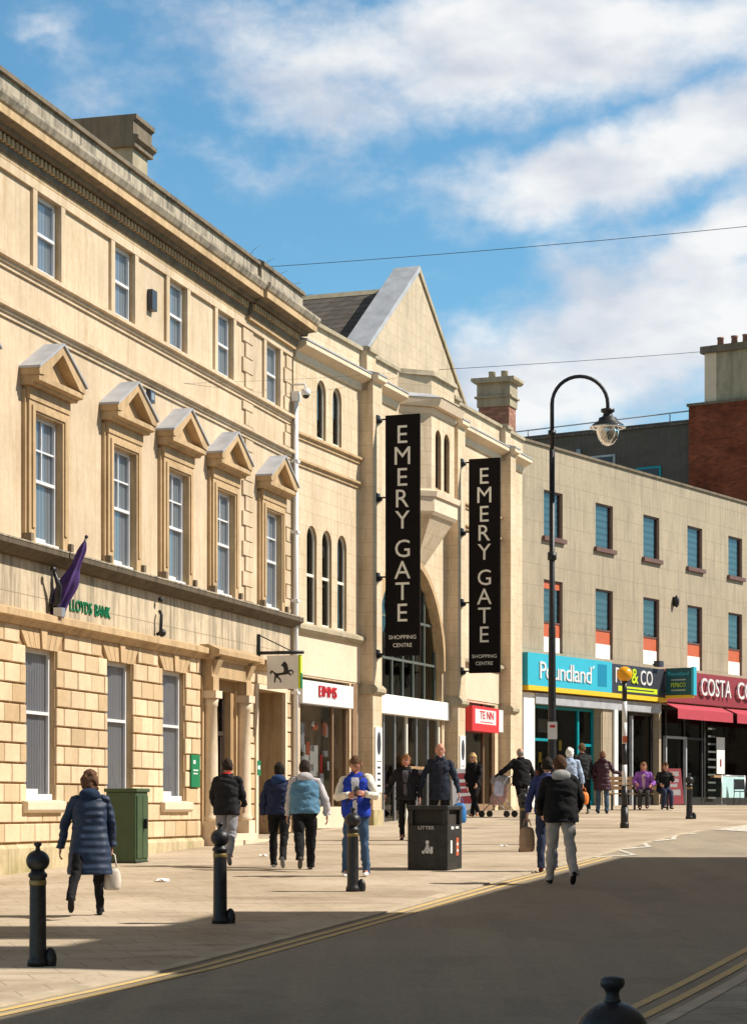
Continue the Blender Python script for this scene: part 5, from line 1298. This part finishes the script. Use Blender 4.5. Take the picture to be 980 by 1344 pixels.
# ------------------------------------------------------------------ people
def dense(pts, rad, k=4):
    P, Q = [], []
    for i in range(len(pts)-1):
        for j in range(k): P.append(Vector(pts[i]).lerp(Vector(pts[i+1]), j/k)); Q.append(rad[i]+(rad[i+1]-rad[i])*j/k)
    return P + [Vector(pts[-1])], Q + [rad[-1]]
def skinned(mb, verts, edges, subd=2):
    """continuous body: one vertex per joint, Skin + Subdivision, baked into mb"""
    me = bpy.data.meshes.new('s'); me.from_pydata([v[0] for v in verts], edges, []); ob = bpy.data.objects.new('s', me); C.objects.link(ob)
    ob.modifiers.new('skin', 'SKIN'); sv = me.skin_vertices[0].data
    for i, v in enumerate(verts): sv[i].radius = (v[1], v[2] if len(v) > 2 else v[1]); sv[i].use_root = (i == 0)
    q = ob.modifiers.new('subd', 'SUBSURF'); q.levels = subd; q.render_levels = subd
    dg = bpy.context.evaluated_depsgraph_get(); dg.update(); ev = bpy.data.meshes.new_from_object(ob.evaluated_get(dg))
    mb.add([v.co.copy() for v in ev.vertices], [tuple(p.vertices) for p in ev.polygons], True)
    bpy.data.objects.remove(ob); bpy.data.meshes.remove(ev)

def hand(mb, w, d, side, s):
    """palm, four bent fingers and a thumb; w = wrist, d = direction of the forearm"""
    d = d.normalized(); inn = Vector((-side, 0, 0)); inn = (inn - d*inn.dot(d)).normalized(); fw = d.cross(inn).normalized()
    if fw.y < 0: fw = -fw
    palm = w + d*.045*s
    rot = Matrix((inn, fw, d)).transposed()
    mb.ball(palm, .016*s, .042*s, .052*s, 10, 8, rot=rot)
    for k, ln in enumerate((.070, .078, .073, .058)):
        b = w + d*.082*s + fw*(.030-.020*k)*s
        p1 = b + d*ln*.45*s + inn*.006*s; p2 = b + d*ln*.75*s + inn*.024*s; p3 = b + d*ln*.9*s + inn*.042*s
        mb.tube([b - d*.02*s, p1, p2, p3], [.0095*s, .009*s, .008*s, .006*s], 6)
    t0 = w + d*.02*s + fw*.028*s; mb.tube([t0, t0 + fw*.028*s + d*.022*s, t0 + fw*.034*s + d*.052*s + inn*.015*s], [.012*s, .011*s, .007*s], 6)

def head(mb, c, pitch, yaw, s, skin, eyes=True):
    rot = Matrix.Rotation(yaw, 3, 'Z') @ Matrix.Rotation(-pitch, 3, 'X')
    def shape(p):
        q = Vector(p)
        if q.z < 0: k = 1 + q.z/.115*.30; q.x *= k; q.y *= (1 + q.z/.115*.10)
        if q.y > .05 and abs(q.z) < .05: q.y -= (q.y-.05)*.35
        if q.y < -.03 and q.z < -.03: q.y *= .86
        return q*s
    mb.mat(skin); mb.ball(c, .077, .098, .116, 20, 14, fn=shape, rot=rot)
    T = lambda p: tuple(Vector(c) + rot @ (Vector(p)*s))
    mb.tube([T((0, .083, .020)), T((0, .100, -.008)), T((0, .108, -.026)), T((0, .088, -.034))], [.008*s, .012*s, .015*s, .010*s], 8)
    for sx in (-1, 1):
        mb.ball(T((sx*.076, -.005, -.005)), .010*s, .020*s, .032*s, 8, 6, rot=rot)
        mb.tube([T((sx*.052, .080, .033)), T((sx*.030, .090, .038)), T((sx*.014, .090, .032))], .007*s, 6)
    mb.ball(T((0, .066, -.098)), .026*s, .018*s, .015*s, 8, 6, rot=rot)
    for sx in (-1, 1):
        mb.mat('white_paint'); mb.ball(T((sx*.030, .083, .016)), .0125*s, .008*s, .008*s, 8, 6, rot=rot)
        mb.mat('eye_dark'); mb.ball(T((sx*.030, .0885, .016)), .006*s, .005*s, .0065*s, 8, 6, rot=rot)
    mb.mat('lip'); mb.ball(T((0, .083, -.060)), .024*s, .008*s, .007*s, 10, 6, rot=rot)
    mb.mat(skin)
    return T, rot

def person(label, loc, rz, H=1.7, skin='skin', hair=('short', (.05, .03, .02)), top=(.02, .02, .02), top_kind='jacket', bottom=(.02, .02, .02), shoes=(.02, .02, .02),
           legs=((12, 5), (-14, 25)), arms=(((-.06, -.04, -.28), (-.02, .06, -.25)), ((.06, .03, -.28), (.02, .08, -.25))), lean=0.0, bulk=1.0, head_pitch=0, head_yaw=0,
           seat=None, sleeve=None, extras=None, hem=None, baggy=1.0, front_panel=None, collar=None, hood=None, leg_out=(0, 0)):
    s = H/1.72; rq = random.Random(len(label)*7+int(H*100)); arms = tuple((tuple(c+rq.uniform(-.025, .025) for c in e1), tuple(c+rq.uniform(-.03, .03) for c in e2)) for e1, e2 in arms); lean += rq.uniform(0, 4); head_yaw += rq.uniform(-14, 14) if top_kind != 'coat' else 0; head_pitch += rq.uniform(0, 8)
    nm = 'm%d' % len(MATS)
    def cm(tagname, c, rough=.8, sheen=0):
        k = tagname + '_%d_%d_%d' % tuple(int(v*1000) for v in c[:3])
        if k not in MATS:
            m, nt, b = principled(k); v = coords(nt)
            cc = ramp(nt, noise(nt, v, 7, 5), [(.3, mul(c, .8)), (.7, mul(c, 1.2))]); nt.links.new(cc, b.inputs['Base Color']); setr(b, max(rough, .8), 0, .15)
            if tagname == 'quilt':
                w = nt.nodes.new('ShaderNodeTexWave'); w.bands_direction = 'Z'; w.inputs['Scale'].default_value = 3.6; w.inputs['Distortion'].default_value = 1.2; nt.links.new(v, w.inputs['Vector']); bump(nt, b, w.outputs['Fac'], .55, .014); setr(b, .6, 0, .35)
            elif tagname == 'denim': bump(nt, b, noise(nt, v, 120, 2), .3, .004)
            else: bump(nt, b, noise(nt, v, 14, 4), .55, .02)
            MATS[k] = m
        return k
    V = Vector
    hip_z = .92*s if seat is None else seat
    pel = V((0, 0, hip_z))
    lean_r = R(lean)
    def up(h, x=0.0, y=0.0):   # point on the leaning trunk, h above the hips
        return pel + V((x*s, y*s*math.cos(lean_r) + h*s*math.sin(lean_r), h*s*math.cos(lean_r) - y*s*math.sin(lean_r)))
    joints = []
    low = 9
    leg_pts = []
    for i, (a, bnd) in enumerate(legs):
        sx = -1 if i == 0 else 1
        hp = pel + V((sx*.088*s, 0, -.02*s)); a1 = R(a); a2 = R(a-bnd); o = leg_out[i]
        kn_ = hp + V((sx*(.01+o*.5)*s, math.sin(a1)*.43*s, -math.cos(a1)*.43*s)); an = kn_ + V((sx*(.005+o*.5)*s, math.sin(a2)*.42*s, -math.cos(a2)*.42*s))
        tilt = a2 if a2 < 0 else a2*.3
        leg_pts.append((hp, kn_, an, tilt)); low = min(low, an.z - .075*s - (math.sin(-min(0, tilt))*.10*s))
    dz = -low
    if seat is not None: dz = 0
    tl_ = rq.uniform(-.014, .014); sh = [up(.465 + sx*tl_, sx*.165) for sx in (-1, 1)]
    arm_pts = []
    for i, (e1, e2) in enumerate(arms):
        el = sh[i] + V(e1)*s; wr = el + V(e2)*s; arm_pts.append((sh[i], el, wr))
    neck = up(.545); skull = up(.69, 0, .02)
    hc = V(skull) + V((0, .02*s*math.sin(R(head_pitch)) + .01*s, 0))
    b = MB().mat(skin)
    vs = [(pel, .10*s, .085*s), (up(.20), .09*s, .075*s), (up(.38), .10*s, .08*s), (up(.48), .06*s, .06*s), (neck, .048*s), (V((hc.x, hc.y-.012*s, hc.z-.03*s)), .05*s)]
    ed = [(0, 1), (1, 2), (2, 3), (3, 4), (4, 5)]
    for i in (0, 1):
        n = len(vs); a, c, d = arm_pts[i]; vs += [(a, .045*s), (c, .036*s), (d, .024*s)]; ed += [(3, n), (n, n+1), (n+1, n+2)]
    for i in (0, 1):
        n = len(vs); a, c, d, t = leg_pts[i]; vs += [(a, .075*s), (c, .05*s), (d, .034*s), (d + V((0, .10*s*math.cos(t), -.05*s + .10*s*math.sin(t))), .028*s)]; ed += [(0, n), (n, n+1), (n+1, n+2), (n+2, n+3)]
    skinned(b, vs, ed)
    hs = s*1.1
    T, hrot = head(b, hc, R(head_pitch), R(head_yaw), hs, skin)
    for i in (0, 1): hand(b, arm_pts[i][2], arm_pts[i][2]-arm_pts[i][1], -1 if i == 0 else 1, s)
    def bring(mb, name, subd=0): mb.v = [(p[0], p[1], p[2]+dz) for p in mb.v]; return mb.build(name, root if name != 'person' else None, subd=subd)
    root = None
    root = bring(b, 'person'); root.location = loc; root.rotation_euler = (0, 0, R(rz)); tag(root, label, 'person')
    # hair
    kind, hcx = hair
    if kind != 'bald':
        hm = MB().mat(cm('hair', hcx, .6))
        def cap(p):
            q = Vector(p)
            lim = -.005 if q.y > .02 else (-.06 if kind == 'short' else -.10)
            if q.y > .045: lim = .062
            if q.z < lim*1.0: q.z = lim + (q.z-lim)*.08; q.x *= .93; q.y *= .93
            return q*hs
        vol = 1.02 if kind == 'short' else (1.22 if kind == 'curly' else 1.12)
        hm.ball(hc, .083*vol, .104*vol, .123*(1+(vol-1)*.6), 32, 24, fn=cap, rot=hrot)
        if kind == 'long':
            c0 = hc; hm.loft([(c0.x, c0.y-.06*s, c0.z-.36*s, .07*s, .025*s), (c0.x, c0.y-.065*s, c0.z-.25*s, .10*s, .035*s), (c0.x, c0.y-.055*s, c0.z-.12*s, .095*s, .05*s), (c0.x, c0.y-.035*s, c0.z, .088*s, .07*s)], 16)
        hm.jitter({'curly': .03, 'short': .012}.get(kind, .024)*s, 18, 1); hm.jitter({'curly': .022, 'short': .010}.get(kind, .013)*s, 48, 2); bring(hm, 'hair', 1)
    elif kind == 'bald' and hcx:
        hm = MB().mat(cm('hair', hcx, .6))
        def ringf(p):
            q = Vector(p)
            if q.z > .035: q.z = .035 + (q.z-.035)*.05; q.x *= .94; q.y *= .94
            if q.z < -.05: q.z = -.05; q.x *= .9; q.y *= .9
            if q.y > .0: q.y *= .4
            return q*hs
        hm.ball(hc, .081, .101, .12, 20, 14, fn=ringf, rot=hrot); bring(hm, 'hair')
    # trousers
    t = MB().mat(cm('cloth', bottom, .85)); g = baggy
    if seat is None:
        t.loft([(pel.x, pel.y, pel.z-.10*s, .150*s*g, .105*s*g), (pel.x, pel.y-.01, pel.z-.02*s, .170*s*g, .125*s*g), (pel.x, pel.y, pel.z+.06*s, .165*s, .115*s), (pel.x, pel.y, pel.z+.13*s, .15*s, .105*s)], 20)
    else:
        t.ball(pel, .17*s, .15*s, .11*s, 16, 10)
    for hp, kn_, an, tl in leg_pts:
        t.tube(*dense([hp + V((0, 0, .02*s)), hp.lerp(kn_, .35), hp.lerp(kn_, .8), kn_, kn_.lerp(an, .3), kn_.lerp(an, .7), an + V((0, 0, .012*s)), an + V((0, -.002, -.03*s))],
               [.098*s*g, .092*s*g, .072*s*g, .068*s*g, .068*s*g, .058*s*g, .054*s*g, .060*s*g], 4), 20)
    t.jitter(.016*s, 8, 2); t.jitter(.007*s, 22, 4); t.folds(.017*s, len(label)); bring(t, 'trousers')
    # shoes
    for hp, kn_, an, tl in leg_pts:
        f = MB().mat(cm('shoe', shoes, .5)); rt = Matrix.Rotation(tl, 3, 'X')
        pr = [(-.07, .030, .0, .055), (-.03, .038, .0, .085), (.03, .038, .0, .08), (.08, .042, .0, .055), (.13, .042, .0, .045), (.175, .030, .0, .035), (.19, .012, .005, .025)]
        vs2 = []; seg = 10
        for (yy, hw, z0, z1) in pr:
            for k in range(seg):
                a = 2*math.pi*k/seg; p = V((hw*math.cos(a), yy, (z0+z1)/2 + (z1-z0)/2*math.sin(a))); p = rt @ (V((p.x, p.y, p.z-.085))*s); vs2.append(an + p + V((0, 0, .01*s)))
        fs2 = [(i*seg+k, (i+1)*seg+k, (i+1)*seg+(k+1) % seg, i*seg+(k+1) % seg) for i in range(len(pr)-1) for k in range(seg)]
        fs2 += [tuple(range(seg)), tuple((len(pr)-1)*seg+k for k in reversed(range(seg)))]
        f.add(vs2, fs2, True); bring(f, 'shoe', 1)
    # top
    m = cm('quilt' if top_kind == 'coat' else 'cloth', top); j = MB().mat(m); B = bulk
    def ring(h, rx, ry, yo=0): p = up(h, 0, yo); return (p.x, p.y, p.z, rx*s*B, ry*s*B)
    if hem is None: hem = -.06
    rings = []
    if top_kind == 'coat':
        rings += [ring(hem, .235, .175), ring(hem*.6, .225, .165), ring(hem*.25, .215, .155)]
    else: rings += [ring(hem, .185, .135), ring(hem+.05, .190, .14)]
    rings += [ring(.08, .185, .135), ring(.20, .175, .125), ring(.27, .178, .13), ring(.34, .185, .135), ring(.43, .188, .122), ring(.478, .160, .102), ring(.512, .10, .082), ring(.545, .072, .072), ring(.575, .064, .066)]
    rr = []
    for q0, q1 in zip(rings, rings[1:]): rr += [tuple(q0[i] + (q1[i]-q0[i])*f for i in range(5)) for f in (0, .25, .5, .75)]
    j.loft(rr + [rings[-1]], 40)
    if sleeve: j.mat(cm('cloth', sleeve))
    for i, (a, c, d) in enumerate(arm_pts):
        sx = -1 if i == 0 else 1
        a2 = a + V((-sx*.05*s, 0, .0))
        j.tube(*dense([a2, a + V((0, 0, .0)), a.lerp(c, .4), c, c.lerp(d, .35), d.lerp(c, .12), d + (d-c).normalized()*.005], [.064*s*B, .069*s*B, .060*s*B, .053*s*B, .050*s*B, .042*s*B, .045*s*B], 4), 20)
    j.jitter(.018*s, 7, 3); j.jitter(.008*s, 20, 6); j.folds((.011 if top_kind == 'coat' else .019)*s, 3+len(label)); bring(j, 'coat' if top_kind == 'coat' else 'jacket')
    if front_panel:
        q = MB().mat(cm('cloth', front_panel)); pts = [up(h, 0, .0) for h in (.0, .2, .36, .47)]; vs2 = []; 
        for h, wd, yo in ((-.04, .03, .150), (.1, .03, .150), (.22, .035, .142), (.34, .045, .148), (.44, .055, .136), (.50, .045, .104)):
            for xx in (-1, 0, 1): vs2.append(up(h, xx*wd*B, (yo*B + (.008 if xx == 0 else -.002))))
        q.add(vs2, [(3*i+k, 3*i+k+1, 3*i+k+4, 3*i+k+3) for i in range(5) for k in range(2)], True); bring(q, 'shirt')
    if collar:
        q = MB().mat(cm('cloth', collar)); q.loft([ring(.50, .115/B, .095/B), ring(.545, .088/B, .085/B), ring(.585, .078/B, .08/B), ring(.60, .068/B, .068/B)], 18); bring(q, 'collar', 1)
    if hood:
        q = MB().mat(cm('cloth', hood)); p = up(.53, 0, -.085); q.ball(p, .135*s, .075*s, .085*s, 18, 12); p2 = up(.515, 0, -.02); q.loft([(p2.x, p2.y, p2.z, .15*s, .11*s), (p2.x, p2.y, p2.z+.05*s, .10*s, .095*s)], 18); q.jitter(.01, 12, 5); bring(q, 'hood', 1)
    info = dict(root=root, dz=dz, s=s, arm=arm_pts, up=up, bring=bring, cm=cm, hc=hc, T=T)
    if extras: extras(info)
    return info
def hang(info, i, down=.0):
    """world position of hand i (0 left, 1 right in the body's own frame)"""
    a, c, d = info['arm'][i]; p = d + (d-c).normalized()*.09*info['s'] + Vector((0, 0, info['dz']-down)); rt = info['root']
    rz = rt.rotation_euler.z; return Vector((rt.location.x + p.x*math.cos(rz) - p.y*math.sin(rz), rt.location.y + p.x*math.sin(rz) + p.y*math.cos(rz), rt.location.z + p.z))
def bag(name, label, pos, w, d, h, col, cat='bag', handle=.12, taper=.8, rz=0, deco=None, slump=.02):
    k = name + '_mat%d' % len(MATS); plain(k, col, .6, 0, .2, 9)
    e = empty(name, (pos.x, pos.y, pos.z), rz, label, cat)
    s = MB().mat(k); s.loft([(0, 0, -handle-h, w*.42, d*.42), (0, 0, -handle-h*.9, w*.5, d*.5), (0, 0, -handle-h*.4, w*.52, d*.5), (0, 0, -handle, w*.5*taper, d*.3*taper)], 18); s.jitter(slump, 9, len(MATS)); s.build('bag_body', e, 1)
    s = MB().mat(k if not deco else k); 
    for sy in (-1, 1): s.tube([(-w*.25, sy*d*.15, -handle-.01), (-w*.15, sy*d*.1, -.03), (0, 0, -.0), (w*.15, sy*d*.1, -.03), (w*.25, sy*d*.15, -handle-.01)], .008, 6)
    s.build('handle', e)
    return e

BK, BLK = (.018, .018, .022), (.012, .012, .014)
# woman in long quilted coat, walking away
x, y, z = at(118, 1203)
I = person('woman in long navy quilted coat with red-brown hair walking away', (x, y, z), 8, 1.66, hair=('curly', (.12, .06, .035)), top=(.017, .033, .072), top_kind='coat', hem=-.42, bottom=BLK, shoes=(.02, .02, .02),
           legs=((-28, 20), (14, 3)), arms=(((-.12, .05, -.27), (-.05, .05, -.24)), ((.11, .02, -.28), (.03, .03, -.25))), bulk=1.12, hood=(.018, .034, .075), baggy=.88, leg_out=(.12, .02))
bag('handbag', 'pale cream handbag with dangling strap held by the woman in the long coat', hang(I, 1), .22, .12, .28, (.62, .55, .48), handle=.16)
# man in black jacket, red collar
x, y, z = at(298, 1137)
person('man in black jacket with red collar and grey trousers walking away', (x, y, z), -6, 1.68, hair=('short', (.03, .02, .015)), top=BK, bottom=(.26, .26, .29), shoes=(.16, .16, .18),
       legs=((10, 4), (-16, 26)), arms=(((-.08, .02, -.27), (.02, .14, -.16)), ((.10, .0, -.27), (.0, .14, -.18))), collar=(.55, .03, .03), bulk=1.12, hem=-.10)
# pair walking away
x, y, z = at(366, 1139)
person('short haired person in dark navy top beside the denim waistcoat', (x, y, z), -4, 1.63, hair=('short', (.02, .015, .012)), top=(.022, .03, .07), bottom=BLK, shoes=(.25, .25, .26),
       legs=((12, 3), (-16, 22)), bulk=1.12, hem=-.05, hood=(.02, .05, .14))
x, y, z = at(400, 1142)
person('person in denim waistcoat over grey hoodie and black trousers walking away', (x, y, z), 6, 1.68, hair=('short', (.035, .025, .02)), top=(.10, .22, .34), sleeve=(.48, .46, .48), bottom=BLK, shoes=(.10, .09, .09),
       legs=((-20, 22), (11, 3)), arms=(((-.09, .03, -.27), (-.02, .05, -.25)), ((.14, -.02, -.27), (.05, .02, -.24))), bulk=1.24, hem=-.04, hood=(.48, .47, .50), baggy=1.12)
# man facing camera looking at phone
x, y, z = at(467, 1150)
I = person('man in royal blue and white varsity jacket looking down at phone', (x, y, z), 176, 1.74, skin='skin_ruddy', hair=('short', (.10, .055, .03)), top=(.02, .05, .40), sleeve=(.72, .68, .60), bottom=(.045, .085, .16), shoes=(.8, .8, .82),
           legs=((3, 2), (-2, 2)), arms=(((-.13, .03, -.26), (.16, .17, .04)), ((.13, .03, -.26), (-.16, .17, .05))), head_pitch=28, front_panel=(.55, .55, .6), bulk=1.1, leg_out=(.05, .05), hem=-.08, baggy=.95)
def strap(I, col=(.03, .03, .035)):
    q = MB().mat(I['cm']('cloth', col)); u = I['up']; q.tube([u(.52, -.09, .09), u(.36, -.02, .165), u(.2, .08, .165), u(.08, .14, .13)], .014, 8, .3); I['bring'](q, 'bag_strap')
strap(I)
p = (hang(I, 0) + hang(I, 1))/2
e = MB().mat('black_plastic'); e.box(-.037, .037, -.005, .005, -.075, .075); o = e.build('phone', bevel=.004); o.location = (p.x, p.y+.01, p.z+.03); o.rotation_euler = (R(-35), 0, R(-4)); tag(o, 'dark phone held in both hands by the varsity jacket man', 'phone')
# woman facing, dark coat
x, y, z = at(533, 1103)
I = person('woman in black coat walking towards the camera left of the bin', (x, y, z), 172, 1.64, skin='skin_ruddy', hair=('bun', (.20, .09, .035)), top=BK, bottom=BLK, shoes=BLK, legs=((6, 3), (-6, 8)),
           arms=(((-.12, .0, -.27), (-.03, .08, -.24)), ((.14, .0, -.27), (.06, .08, -.22))), bulk=1.16, hem=-.12, front_panel=(.10, .09, .115), head_yaw=8)
# bald man behind the bin
x, y, z = at(577, 1103)
I = person('bald man in dark anorak standing behind the litter bin', (x, y, z), 182, 1.86, skin='skin_ruddy', hair=('bald', (.4, .38, .36)), top=(.02, .026, .045), bottom=BLK, shoes=BLK, legs=((4, 2), (-4, 4)),
           arms=(((-.13, .0, -.27), (-.05, .05, -.24)), ((.14, .0, -.27), (.05, .05, -.24))), bulk=.98, hem=-.22, front_panel=(.03, .032, .045), collar=(.03, .04, .07))
bag('carrier_bag', 'blue carrier bag held by the bald man behind the bin', hang(I, 0), .26, .14, .42, (.03, .18, .50), handle=.1)
# blonde woman striding left
x, y, z = at(622, 1072)
I = person('blonde woman in black with black backpack striding leftwards', (x, y, z), 150, 1.62, hair=('long', (.50, .33, .15)), top=BLK, bottom=BLK, shoes=(.55, .24, .08), legs=((24, 6), (-24, 12)),
           arms=(((-.08, .06, -.26), (0, .14, -.2)), ((.12, -.1, -.26), (.04, -.05, -.24))), bulk=1.0, head_yaw=20, hem=-.08)
def pack(I):
    q = MB().mat('black_plastic'); u = I['up']; q.ball(u(.3, .0, -.2), .14, .09, .2, 16, 10); q.v = [(p[0], p[1], p[2]) for p in q.v]; I['bring'](q, 'backpack')
pack(I)
# man in dark coat pushing a pushchair
x, y, z = at(684, 1073)
I = person('bald man in black quilted coat reaching to a pushchair', (x, y, z), 20, 1.72, skin='skin', hair=('bald', (.30, .28, .26)), top=BLK, bottom=BLK, shoes=BLK, legs=((-16, 12), (12, 4)),
           arms=(((-.24, .04, -.20), (-.17, .12, -.18)), ((.14, .0, -.27), (.04, .04, -.24))), bulk=1.24, hem=-.14, collar=(.12, .11, .12), lean=4)
def pushchair(loc, rz, label):
    e = empty('pushchair', loc, rz, label, 'pushchair'); s = MB().mat('steel')
    for sx in (-1, 1): s.tube([(sx*.22, .38, .12), (sx*.22, -.05, .55), (sx*.22, -.35, 1.02)], .014, 6); s.tube([(sx*.22, -.32, .12), (sx*.22, .05, .6)], .014, 6)
    s.tube([(-.22, -.35, 1.02), (.22, -.35, 1.02)], .018, 6); s.build('frame', e)
    s = MB().mat('push_pink'); s.loft([(0, .08, .32, .17, .16), (0, .03, .5, .19, .2), (0, -.06, .75, .19, .12), (0, -.12, .95, .17, .08)], 16); s.build('seat', e)
    s = MB().mat('push_grey'); s.ball((0, -.02, .92), .21, .26, .17, 16, 10); s.build('hood', e)
    for sx in (-1, 1):
        for yy in (.38, -.32):
            s = MB().mat('black_plastic'); s.tube([(sx*.22-.015, yy, .09), (sx*.22+.015, yy, .09)], .085, 16); s.sm = [False]*len(s.sm); s.build('wheel', e)
    return e
plain('push_pink', (.50, .30, .30), .8, 0, .2, 8); plain('push_grey', (.30, .28, .29), .8, 0, .2, 8)
x, y, z = at(655, 1073); pushchair((x, y+.1, z), R(60), 'pink and grey pushchair left of the man in black quilted coat')
p = hang(I, 0); bag('carrier_bag', 'pale lilac carrier bag hanging by the pushchair handle', Vector((p.x+.12, p.y-.1, p.z+.08)), .26, .14, .42, (.50, .52, .70), handle=.1)
# man in black gilet, grey tracksuit trousers: largest walker
x, y, z = at(735, 1160)
I = person('walking man in black top, grey hood and grey joggers on the road', (x, y, z), 3, 1.78, hair=('short', (.07, .035, .02)), top=BLK, bottom=(.36, .34, .33), shoes=BLK, legs=((10, 2), (-12, 24)),
       arms=(((-.10, .05, -.26), (.06, .16, -.14)), ((.12, .05, -.26), (-.02, .16, -.14))), bulk=1.22, hem=-.10, hood=(.36, .36, .36), baggy=1.05, leg_out=(.02, .03))
# companion with brown bag
x, y, z = at(718, 1144)
I = person('dark haired walker in blue top half hidden behind the largest walker', (x, y, z), 0, 1.70, hair=('short', (.02, .015, .012)), top=(.035, .045, .14), bottom=(.03, .04, .08), shoes=(.10, .02, .02), legs=((-6, 4), (10, 8)), bulk=1.05,
       arms=(((-.10, .0, -.27), (-.04, .04, -.24)), ((.1, .0, -.27), (.02, .05, -.24))))
p = hang(I, 0); bag('shopping_bag', 'brown and white patterned shopping bag carried left of the walkers', p, .25, .14, .40, (.34, .22, .14), handle=.12)
# white haired person in pale blue shirt
x, y, z = at(747, 1076)
I = person('white haired person in light blue shirt behind the largest walker', (x, y, z), -8, 1.72, hair=('bun', (.75, .73, .70)), top=(.38, .48, .66), bottom=BLK, shoes=(.5, .5, .5), bulk=1.1, legs=((8, 4), (-10, 12)), arms=(((-.1, .02, -.27), (-.02, .05, -.24)), ((.12, .0, -.27), (.04, .06, -.24))))
p = hang(I, 1); bag('carrier_bag', 'bright orange carrier bag held by the white haired person', p, .28, .18, .34, (.80, .22, .03), handle=.1)
# man in dark jacket
x, y, z = at(764, 1068)
person('tall man in dark jacket walking to the teal shop door', (x, y, z), 10, 1.80, hair=('short', (.12, .07, .04)), top=(.03, .032, .036), bottom=BLK, shoes=(.4, .4, .4), bulk=1.12, legs=((6, 3), (-8, 8)), hem=-.1)
# maroon coat
x, y, z = at(790, 1068)
person('woman in knee length dark maroon padded coat and jeans seen from behind', (x, y, z), -10, 1.60, hair=('short', (.16, .08, .05)), top=(.045, .014, .026), top_kind='coat', hem=-.30, bottom=(.06, .10, .16), shoes=BLK, bulk=1.08, hood=(.04, .014, .024),
       arms=(((-.10, .02, -.27), (.0, .1, -.22)), ((.13, .06, -.24), (.16, .1, -.06))), legs=((2, 1), (-3, 3)), leg_out=(.02, .02))
# seated pair on the bench
bx, by, bz = at(850, 1063)
I = person('seated woman in purple top with pink scarf on the bench', (bx-.12, by+.0, bz), 172, 1.62, skin='skin_ruddy', hair=('long', (.22, .12, .06)), top=(.26, .10, .42), bottom=(.05, .045, .045), shoes=BLK, seat=.56, legs=((84, 84), (80, 74)),
           arms=(((-.10, .06, -.24), (.06, .2, -.08)), ((.10, .06, -.24), (-.06, .2, -.08))), lean=10, bulk=1.14, front_panel=(.62, .42, .52))
person('seated person in black beside the purple top on the bench', (bx+.42, by+.05, bz), 190, 1.62, hair=('long', (.10, .05, .03)), top=BK, bottom=(.03, .04, .08), shoes=BLK, seat=.56, legs=((82, 80), (86, 88)),
       arms=(((-.06, .1, -.20), (.04, .10, .16)), ((.10, .06, -.24), (-.06, .2, -.08))), lean=14, bulk=1.02)
